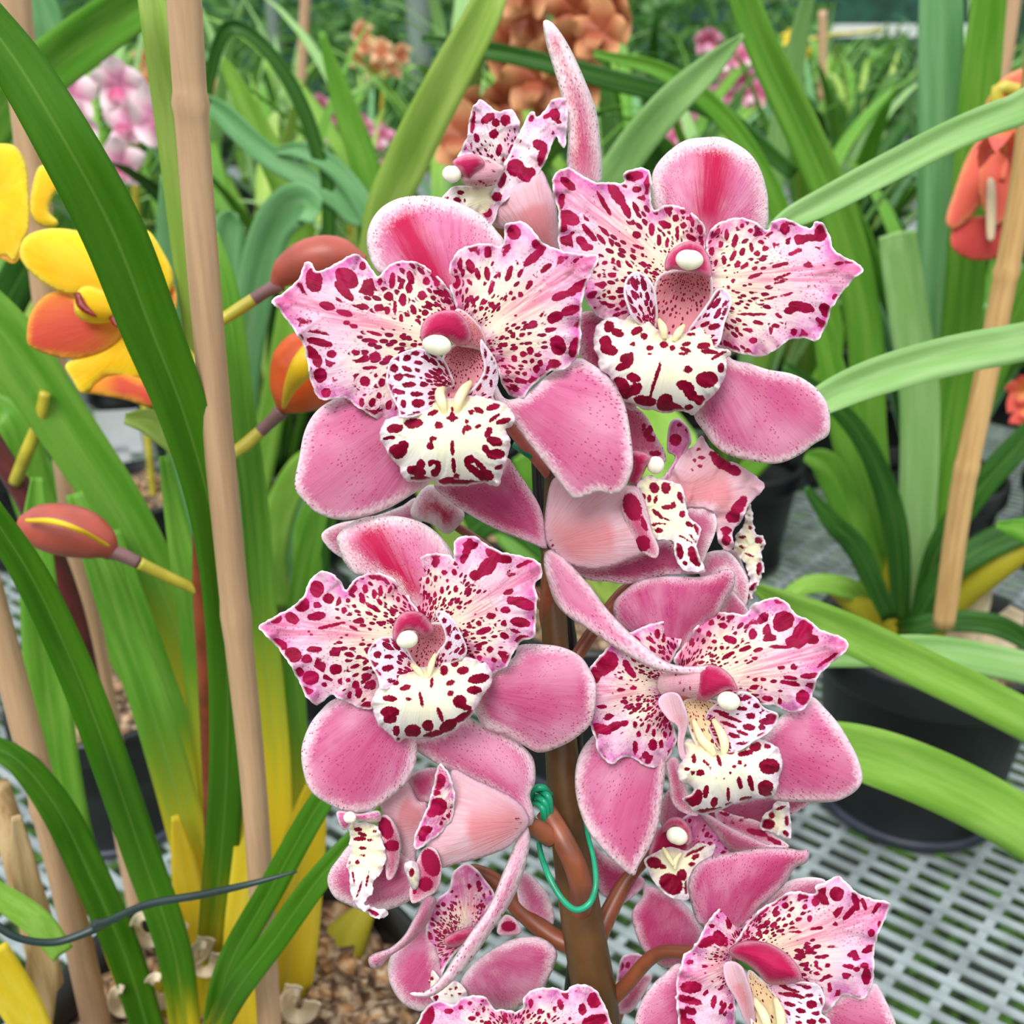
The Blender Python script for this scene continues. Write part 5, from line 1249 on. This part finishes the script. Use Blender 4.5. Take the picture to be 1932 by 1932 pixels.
rl('leaf_mid_y2', [(1710, 1190, B, 50), (1790, 900, B + .02, 58), (1850, 740, B + .02, 60), (1930, 560, B + .02, 56), (1990, 470, B + .02, 40)])
rl('leaf_mid_y2', [(1680, 1190, B, 50), (1640, 1060, B, 56), (1600, 960, B, 60), (1560, 880, B, 56), (1520, 860, B, 20)])
rl('leaf_bright', [(1650, 1150, B - .03, 34), (1600, 1110, B - .05, 40), (1520, 1105, B - .06, 34), (1440, 1160, B - .08, 14)])
rl('leaf_dark', [(1690, 1190, B - .06, 30), (1720, 1185, B - .09, 36), (1790, 1172, B - .1, 40), (1880, 1180, B - .11, 42), (1960, 1220, B - .12, 36)])
rl('leaf_dark', [(1680, 1170, B - .06, 30), (1620, 1040, B - .07, 44), (1570, 985, B - .08, 36), (1520, 920, B - .08, 12)])
for (pp, w) in (([(1690, 1215, B - .02), (1630, 1150, B - .03), (1570, 1110, B - .04)], (70, 60, 22)), ([(1720, 1220, B - .03), (1790, 1130, B - .04), (1870, 1070, B - .05), (1960, 1010, B - .05)], (70, 76, 66, 50)), ([(1700, 1220, B), (1690, 1120, B), (1690, 1010, B)], (80, 66, 20))):
    o = tube_px('pseudobulb', [q + (ww,) for q, ww in zip(pp, w)], 'bulb', ro, 8, 16, True)
    vattr(o.data, 'pa', [(0.5, .5, 5)] * len(o.data.vertices))
leaf(ro, 'paper', [(1800, 1230, B - .02, 60), (1820, 1170, B - .02, 70), (1850, 1120, B - .02, 40), (1840, 1080, B - .02, 14)], .3, name='dry_sheath')
leaf(ro, 'paper', [(1850, 1250, B - .02, 50), (1890, 1200, B - .02, 66), (1920, 1150, B - .02, 30)], .3, name='dry_sheath')

# ---------------- right: an orchid outside the frame whose leaves arch into it
og = thing('arching_orchid', 'orchid outside the right edge whose pale long leaves arch into the picture', 'orchid')
def ol(mat, pts, fold=.25, **k):
    return leaf(og, mat, pts, fold, **k)
ol('leaf_pale', [(2330, 700, .56, 40), (2150, 300, .55, 60), (2000, 190, .53, 64), (1900, 215, .52, 60), (1800, 255, .51, 58), (1680, 315, .50, 56), (1560, 378, .49, 52), (1490, 412, .485, 40), (1450, 436, .48, 14)], .35, label='pale leaf arching in at the upper right, tip behind the upper right bloom')
ol('leaf_pale', [(2330, 900, .52, 50), (2150, 700, .51, 66), (1990, 645, .50, 72), (1880, 655, .49, 74), (1760, 680, .48, 74), (1640, 716, .47, 70), (1550, 756, .46, 56), (1480, 800, .455, 20)], .3, label='pale leaf arching in at the right, tip behind the pink lower sepal')
ol('leaf_bright', [(2330, 1750, .50, 60), (2150, 1500, .50, 76), (2000, 1395, .49, 80), (1880, 1330, .48, 78), (1740, 1262, .47, 76), (1600, 1195, .46, 74), (1500, 1150, .455, 60), (1420, 1105, .45, 16)], .15, label='bright leaf crossing the front of the pot rim')
ol('leaf_pale', [(2330, 1500, .55, 44), (2150, 1330, .55, 58), (1990, 1275, .54, 62), (1860, 1245, .53, 62), (1740, 1228, .52, 60), (1620, 1232, .51, 54), (1560, 1240, .505, 40), (1500, 1262, .5, 12)], .2)
ol('leaf_bright', [(2330, 1900, .46, 60), (2150, 1720, .46, 90), (1990, 1600, .455, 108), (1880, 1530, .45, 112), (1760, 1470, .44, 112), (1640, 1425, .43, 106), (1540, 1400, .425, 80), (1450, 1390, .42, 20)], .12, label='broad bright leaf crossing the front of the black pot')
ol('leaf_mid', [(2330, 1300, .56, 40), (2100, 1080, .56, 56), (1960, 1010, .56, 54), (1880, 990, .56, 14)], .2)
og_p = (.72, .50)
pot(og_p[0], og_p[1], .10, .17, og)
leaf(og, 'leaf_deep', [(2330, 1990, .50, 70), (2330, 1700, .50, 70), (2330, 1300, .51, 60), (2330, 900, .53, 50), (2330, 600, .55, 40)], .2)

# ---------------- behind the pink spike
bo = thing('rear_orchid', 'orchid standing behind the pink spike, its long narrow leaves fanning out above it', 'orchid')
bx = onZ(1120, 1190, .17)
pot(bx.x, bx.y + .05, .09, .17, bo)
Yb = bx.y + .04
def bl(mat, pts, fold=.25, **k):
    return leaf(bo, mat, pts, fold, **k)
bl('leaf_lime', [(900, 1100, .80, 50), (720, 700, .74, 70), (720, 440, .70, 76), (770, 300, .68, 80), (840, 160, .66, 78), (905, 40, .65, 68), (950, -60, .65, 50)], .2, label='yellow-green leaf rising to the top left of the spike')
bl('leaf_pale', [(1150, 1100, .90, 40), (1110, 700, .84, 60), (1120, 420, .80, 66), (1180, 300, .78, 68), (1260, 200, .76, 64), (1340, 125, .75, 46), (1402, 66, .74, 8)], .25, label='pale leaf slanting up to a point right of the topmost bloom')
bl('leaf_bright', [(1150, 1100, .95, 40), (1180, 750, 1.0, 50), (1215, 790, .95, 110), (1260, 860, .9, 130), (1300, 900, .88, 90), (1330, 960, .86, 30)], .1)
bl('leaf_dark', [(1500, 330, 1.0, 26), (1340, 205, 1.02, 36), (1150, 150, 1.04, 38), (1000, 112, 1.05, 34), (900, 92, 1.05, 30), (795, 72, 1.06, 10)], .3)
bl('leaf_mid', [(1200, 1100, 1.0, 40), (1560, 700, 1.0, 40), (1480, 420, 1.0, 40), (1380, 240, 1.0, 38), (1260, 140, 1.0, 32), (1120, 100, 1.0, 12)], .3)
bl('leaf_dark', [(1100, 1100, .9, 40), (960, 980, .9, 60), (880, 1010, .9, 56), (820, 1100, .9, 30)], .3)
bl('leaf_mid', [(1080, 1100, .95, 40), (960, 1000, 1.0, 60), (1010, 930, 1.0, 60), (980, 860, 1.0, 30)], .3)
bl('leaf_lime', [(1180, 1150, .9, 50), (1140, 1080, .9, 70), (1130, 1010, .9, 60), (1120, 960, .9, 20)], .1)

# left middle: orchid with blue-green folded leaves
mo = thing('blue_leaved_orchid', 'orchid with blue-green folded leaves between the cane and the pink spike', 'orchid')
mp_ = onZ(480, 1180, .12)
pot(mp_.x, mp_.y + .05, .09, .12, mo)
def ml(mat, pts, fold=.2, **k):
    return leaf(mo, mat, pts, fold, **k)
ml('leaf_blue', [(470, 1150, .93, 50), (450, 950, .9, 60), (452, 760, .88, 66), (475, 580, .86, 70), (510, 440, .85, 74), (560, 385, .84, 80), (600, 400, .83, 50)], .15)
ml('leaf_blue', [(460, 1150, .95, 40), (440, 900, .93, 56), (430, 700, .92, 60), (425, 520, .92, 66), (430, 430, .92, 60), (440, 400, .92, 20)], .2)
ml('leaf_blue', [(440, 1150, .97, 40), (350, 900, .95, 50), (335, 700, .94, 56), (322, 480, .93, 54), (318, 330, .92, 30)], .2)
ml('leaf_blue', [(500, 1150, .98, 50), (700, 500, 1.0, 30), (660, 400, 1.0, 40), (590, 345, 1.0, 42), (500, 290, 1.0, 44), (420, 215, 1.0, 40), (380, 180, 1.0, 14)], .2)
ml('leaf_blue', [(520, 1150, .98, 50), (720, 560, 1.0, 30), (700, 420, 1.0, 38), (640, 325, 1.0, 38), (570, 285, 1.0, 32), (520, 285, 1.0, 10)], .2)
ml('leaf_bright', [(520, 1150, .90, 60), (510, 1050, .88, 66), (530, 960, .87, 60), (570, 880, .86, 50), (620, 840, .85, 16)], .2)
ml('leaf_mid', [(560, 1150, 1.0, 50), (700, 620, 1.02, 60), (705, 440, 1.02, 60), (690, 320, 1.02, 56), (650, 200, 1.02, 44), (605, 60, 1.02, 12)], .2)
ml('leaf_bright', [(430, 1200, 1.0, 50), (560, 520, 1.05, 50), (550, 390, 1.05, 54), (500, 270, 1.05, 50), (440, 150, 1.05, 30), (420, 110, 1.05, 8)], .2)
ml('leaf_dark', [(600, 1150, .98, 40), (620, 420, 1.0, 26), (600, 290, 1.0, 28), (560, 180, 1.0, 28), (500, 90, 1.0, 26), (440, 50, 1.0, 26), (410, 90, 1.0, 24), (385, 200, 1.0, 18)], .2)
ml('leaf_mid', [(560, 1190, .85, 44), (580, 1090, .85, 56), (575, 1000, .85, 40), (590, 930, .85, 12)], .2)

# top left corner: a leaf of a plant behind the cane
tl = thing('corner_orchid', 'orchid at the top left corner behind the arching dark leaf, one broad green blade crossing', 'orchid')
tp = Vector((-.62, .92, 0))
pot(tp.x, tp.y, .09, .15, tl)
leaf(tl, 'leaf_mid', [(-200, 900, .80, 50), (-140, 500, .78, 70), (-20, 240, .76, 86), (60, 155, .75, 92), (160, 75, .74, 92), (270, 0, .73, 80), (360, -60, .73, 50)], .25)
leaf(tl, 'leaf_blue', [(-160, 900, .85, 50), (-60, 500, .85, 70), (60, 250, .85, 80), (90, 80, .85, 70), (60, -40, .85, 50)], .2)
leaf(tl, 'leaf_dark', [(-120, 900, .9, 60), (0, 600, .9, 70), (60, 450, .9, 70), (-20, 300, .9, 50), (-80, 220, .9, 30)], .2)
leaf(tl, 'leaf_mid', [(-100, 1000, .7, 60), (0, 780, .66, 74), (80, 980, .66, 76), (200, 1180, .66, 60), (250, 1300, .66, 20)], .2)
leaf(tl, 'leaf_mid', [(-100, 1200, .7, 60), (-40, 720, .7, 74), (60, 880, .7, 70), (150, 1000, .7, 60), (200, 1150, .7, 20)], .2)

# canes on the right
cane([(1960, 60, .66, 44), (1930, 330, .66, 44), (1890, 560, .66, 44), (1850, 760, .66, 44), (1815, 930, .66, 44), (1780, 1180, .66, 40)], 'bamboo_y', 'golden bamboo cane at the right edge supporting the coral blooms', (.36, .75))
cane([(1838, 470, .9, 34), (1815, 600, .9, 32), (1770, 900, .9, 30), (1745, 1150, .9, 28)], 'bamboo', 'pale cane behind the coral blooms', ())
cane([(1915, -40, 1.3, 34), (1890, 130, 1.3, 34), (1870, 250, 1.3, 32)], 'bamboo', 'blurred cane at the top right corner above the coral blooms', ())
cane([(1552, 20, 2.4, 16), (1552, 190, 2.4, 16)], 'bamboo', 'thin blurred cane among the top right leaves', ())

# ---------------- simple blooms seen small or out of focus
def bloom_mesh(name, mats, droop=.2, cup=.25, seed=0):
    """five petals and a lip in one flower about 1 unit across, facing +z"""
    rs = random.Random(seed)
    vs, fs, pa, mi = [], [], [], []
    nu, nv = 8, 7
    for k in range(5):
        a0 = math.pi / 2 + k * 2 * math.pi / 5 + rs.uniform(-.12, .12)
        Lp = .5 * rs.uniform(.9, 1.05)
        Wp = (.20 if k % 2 else .24)
        b = len(vs)
        for i in range(nu + 1):
            t = i / nu
            w = Wp * math.sin(math.pi * min(1, .08 + t * .92)) ** .6
            for j in range(nv):
                q = j / (nv - 1) * 2 - 1
                x = t * Lp
                y = q * w * .9
                z = cup * t * t * .6 - .14 * q * q * w / .2 * .6 + .02 * math.sin(5 * t + k)
                vs.append((x * math.cos(a0) - y * math.sin(a0), x * math.sin(a0) + y * math.cos(a0), z))
                pa.append((t, q, k))
        for i in range(nu):
            for j in range(nv - 1):
                fs.append((b + i * nv + j, b + (i + 1) * nv + j, b + (i + 1) * nv + j + 1, b + i * nv + j + 1))
                mi.append(0)
    b = len(vs)
    for i in range(7):
        t = i / 6
        w = .13 * math.sin(math.pi * (.2 + .75 * t)) + .02
        for j in range(5):
            q = j / 4 * 2 - 1
            vs.append((q * w, -.03 - .26 * t, .10 + .16 * math.sin(t * 2.4) + .07 * q * q))
            pa.append((t, q, 9))
    for i in range(6):
        for j in range(4):
            fs.append((b + i * 5 + j, b + (i + 1) * 5 + j, b + (i + 1) * 5 + j + 1, b + i * 5 + j + 1))
            mi.append(1)
    me = bpy.data.meshes.new(name)
    me.from_pydata(vs, [], fs)
    for m in mats:
        me.materials.append(M[m])
    me.polygons.foreach_set('material_index', mi)
    me.polygons.foreach_set('use_smooth', [True] * len(fs))
    vattr(me, 'pa', pa)
    return me
BM = {k: bloom_mesh('bloom_' + k, m, seed=i, cup=c) for i, (k, m, c) in enumerate((('coral', ('coral', 'coral'), .9), ('rust', ('rust', 'rust'), .3), ('pale', ('palepink', 'midpink'), .3), ('rose', ('midpink', 'palepink'), .3), ('apricot', ('apricot', 'rust'), .3), ('yellow', ('yellow', 'yellow'), .3)))}

def spike(label, kind, spots, Y, foot, size_px, group=None, cat='orchid', stem='ystalk', faces=None, seed=0):
    """a flower spike rising from a pot: blooms at photo places"""
    rs = random.Random(seed + 11)
    root = thing('flowering_orchid', label, cat, group)
    f = atY(foot[0], foot[1], Y)
    pts = [(f.x, f.y, .06)]
    C = sorted([atY(x, y, Y + rs.uniform(-.05, .05)) for x, y in spots], key=lambda p: p.z)
    pts += [(sum(c.x for c in C[:3]) / min(3, len(C)) * .5 + f.x * .5, f.y + .02, C[0].z * .6 + .03)]
    for i in range(0, len(C), 2):
        q = C[i:i + 2]
        pts.append((sum(c.x for c in q) / len(q), Y + .04, sum(c.z for c in q) / len(q)))
    c = cr(pts, 6)
    vs, fs = tube_w(c, [.0045] * len(c), 8)
    mesh('flower_stem', vs, fs, stem, root)
    pot(f.x, f.y, .085, .14, root, rim=False)
    for x, y, p in [(0, 0, c_) for c_ in C]:
        o = bpy.data.objects.new('flower', BM[kind])
        COL.objects.link(o)
        o.parent = root
        s = size_px * Y / FPX * rs.uniform(.85, 1.1)
        d = (Vector((0, 0, H)) - p).normalized()
        d = (d + Vector((rs.uniform(-.8, .8), rs.uniform(-.2, .2), rs.uniform(-.6, .4)))).normalized()
        if faces:
            d = Vector(faces)
        q = d.to_track_quat('Z', 'Y')
        o.location = p
        o.rotation_mode = 'QUATERNION'
        o.rotation_quaternion = q
        o.scale = (s, s, s)
    return root
spike('orchid with large rust orange blooms behind the topmost pink bloom', 'rust', [(1000, 30), (1080, 20), (960, 90), (1060, 90), (1130, 60), (1010, 150), (1090, 150), (950, 190), (930, 250), (880, 210), (1040, 200), (1150, 20), (990, -30), (960, 290), (870, 260)], 1.15, (1010, 700), 120, seed=1, stem='rstem')
spike('orchid with pale pink blooms at the upper left beside the cane', 'pale', [(222, 158), (240, 235), (130, 180), (262, 200), (150, 230), (225, 310), (290, 225)], 1.25, (230, 560), 105, seed=2)
spike('orchid with small rose blooms left of the upper left bloom, far back', 'rose', [(600, 200), (640, 215), (615, 250), (680, 240), (720, 260), (590, 280), (655, 265), (725, 290)], 2.1, (650, 420), 55, seed=3)
spike('far orchid with apricot blooms at the top left of the rust orange one', 'apricot', [(690, 85), (720, 95), (755, 100), (705, 130), (740, 125), (680, 60), (670, 110)], 2.6, (715, 330), 50, seed=4)
spike('orchid with small pink blooms between the top leaves right of the spike', 'rose', [(1335, 75), (1240, 140), (1290, 185), (1360, 120), (1365, 175), (1410, 150), (1425, 175), (1300, 240), (1275, 260), (1400, 110), (1250, 170)], 1.9, (1330, 470), 60, seed=5)
spike('orchid with hanging coral blooms at the right edge', 'coral', [(1890, 250), (1945, 230), (1935, 170)], .72, (2480, 900), 110, seed=6, faces=(-.15, -.35, -.9))
CUR.o = COR = tube_px('flower', [(1900, 300, .76, 14), (1895, 320, .755, 16), (1890, 340, .75, 12)], 'coral_r', None, 6, 8, True)
COR.parent = [o for o in COL.objects if o.get('label') == 'orchid with hanging coral blooms at the right edge'][0]
CUR.d = .735
CUR.f = (0, 0, 1)
S('petal', 'coral_t', '1900,250 1850,262 1822,300 1800,360 1784,415 1800,432 1832,410 1862,372 1900,330', (1900, 260), (1790, 430), 0, 4, -4, 0, infl=3)
S('petal', 'coral_t', '1880,250 1850,290 1845,350 1858,400 1880,425 1908,400 1925,350 1930,280', (1900, 250), (1880, 430), 5, 9, -4, 0, infl=3)
S('petal', 'coral_t', '1910,250 1905,320 1915,380 1935,415 1970,380 1980,280', (1930, 250), (1940, 420), 3, 6, -4, 0, infl=3)
S('petal', 'coral_r', '1800,425 1840,408 1900,412 1935,430 1925,470 1880,488 1830,490 1795,465', (1930, 420), (1800, 470), -3, 0, -4, 0, infl=3)
S('petal', 'coral_t', '1855,215 1880,160 1925,130 1985,125 1990,220 1930,235 1880,238', (1990, 230), (1870, 160), 0, 3, -4, 0, infl=3)
S('lip', 'coral_y', '1862,345 1868,335 1878,345 1880,400 1876,450 1862,450 1860,400', (1870, 340), (1870, 450), 12, 12, -1, 0, infl=1)
spike('plant with one red bloom cut by the right edge beside the golden cane', 'coral', [(1938, 735), (1950, 770)], 1.0, (2280, 900), 90, seed=7)
spike('far plant with tiny yellow blooms at the top right', 'yellow', [(1500, 85), (1515, 100), (1860, 40), (1490, 70)], 3.0, (1530, 330), 34, seed=8)
spike('far plant with orange blooms behind the cane at the upper left', 'apricot', [(400, 180), (285, 150), (275, 110), (410, 170)], 2.2, (400, 420), 60, seed=9)

# ---------------- rows of leafy plants in the background
def proto(mats, n, Ls, seed, w=.022):
    rs = random.Random(seed)
    root = _e('leafy_orchid')
    for i in range(n):
        a = 2.4 * i + rs.uniform(-.3, .3)
        L = Ls * rs.uniform(.7, 1.1)
        lean = rs.uniform(.12, .75)
        bend = rs.uniform(.5, 1.9)
        C, Wd = [], []
        p = Vector((.02 * math.cos(a), .02 * math.sin(a), .12))
        el = math.pi / 2 - lean * .5
        m = 12
        ww = w * rs.uniform(.8, 1.25)
        for k in range(m + 1):
            t = k / m
            C.append(p.copy())
            Wd.append(max(.001, ww * (.55 + .45 * math.sin(min(1, t * 2) * 1.57)) * max(0.0, 1 - max(0, t - .7) / .3) ** .7))
            e_ = el - bend * t * t
            p = p + Vector((math.cos(a) * math.cos(e_), math.sin(a) * math.cos(e_), math.sin(e_))) * (L / m)
        _seed[0] += 1
        leaf_pts(C, Wd, 'leaf', mats[i % len(mats)], root, .3, Vector((-math.cos(a), -math.sin(a), .6)).normalized(), _seed[0], 5, .0007)
    pot(0, 0, .085, .14, root, rim=False, soil=False)
    return root
protos = [proto(['leaf_mid', 'leaf_blue', 'leaf_dark'], 16, .52, 1), proto(['leaf_pale', 'leaf_mid', 'leaf_bright'], 14, .58, 2), proto(['leaf_dark', 'leaf_mid', 'leaf_lime'], 18, .48, 3), proto(['leaf_dark', 'leaf_deep', 'leaf_blue'], 18, .55, 4)]
def copy_plant(src):
    r = src.copy()
    COL.objects.link(r)
    for ch in list(src.children):
        c = ch.copy()
        COL.objects.link(c)
        c.parent = r
    return r
rs = random.Random(21)
rows = []
for Y, n, x0, x1 in ((1.32, 6, -.75, .95), (1.62, 7, -.95, 1.15), (1.95, 8, -1.15, 1.35), (2.35, 8, -1.3, 1.6), (2.8, 8, -1.4, 1.8)):
    for i in range(n):
        rows.append((x0 + (x1 - x0) * (i + .5) / n + rs.uniform(-.07, .07), Y + rs.uniform(-.09, .09), 'bench'))
for Y, n, x0, x1 in ((4.2, 9, -2.2, 2.5), (4.9, 9, -2.5, 2.8), (5.7, 10, -2.9, 3.2), (6.6, 10, -3.0, 3.4)):
    for i in range(n):
        rows.append((x0 + (x1 - x0) * (i + .5) / n + rs.uniform(-.12, .12), Y + rs.uniform(-.15, .15), 'far'))
used = set()
for i, (x, y, wh) in enumerate(rows):
    k = rs.randrange(4)
    o = protos[k] if k not in used else copy_plant(protos[k])
    used.add(k)
    o.location = (x, y, 0)
    o.rotation_euler = (0, 0, rs.uniform(0, 6.28))
    s = rs.uniform(.92, 1.15)
    o.scale = (s, s, s)
    if wh == 'bench':
        tag(o, 'blurred leafy orchid pot without blooms in the rows behind the sharp plants', 'potted plant', 'leafy orchids behind on the near bench')
    else:
        tag(o, 'tiny blurred leafy plant on the far bench under the greenhouse end', 'potted plant', 'leafy plants on the far bench')

# far shrubs at the end wall
rs = random.Random(8)
vs, fs = [], []
for i in range(9000):
    c = Vector((rs.uniform(-5.5, 5.5), rs.uniform(8.6, 9.8), rs.uniform(FZ, .95)))
    if c.x > 2.3 and c.z > .45:
        c.z -= .5
    d = Vector((rs.uniform(-1, 1), rs.uniform(-1, 1), rs.uniform(-.2, 1))).normalized()
    s = d.cross(Vector((rs.uniform(-1, 1), rs.uniform(-1, 1), .3))).normalized()
    l, w = rs.uniform(.12, .3), rs.uniform(.02, .05)
    b = len(vs)
    vs += [c, c + d * l * .5 + s * w, c + d * l, c + d * l * .5 - s * w]
    fs.append((b, b + 1, b + 2, b + 3))
o = mesh('shrub_foliage', vs, fs, 'shrub', None, False)
tag(o, 'dense green shrub foliage along the far end of the greenhouse', 'foliage', kind='stuff')

# black pots standing between the plants
for (x, y, r, h, lab) in ((1490, 935, .085, .13, 'small black pot behind the lower petal of the upper right bloom'), (400, 1010, .105, .19, 'black pot behind the cane and the yellow orchid leaves'), (175, 1650, .075, .13, 'black pot low at the left behind the leaning cane')):
    p = onZ(x, y, 0)
    e = thing('plant_pot', lab, 'pot')
    pot(p.x, p.y + r, r, h, e)
lb = thing('plant_label', 'white plastic plant label on the black pot behind the yellow bloom', 'plant label')
p = atY(225, 815, 1.40)
boxes('label_blade', [((p.x, p.y, p.z), (.028, .002, .03), .2), ((p.x, p.y, p.z - .06), (.010, .002, .04), .2)], 'label', lb)
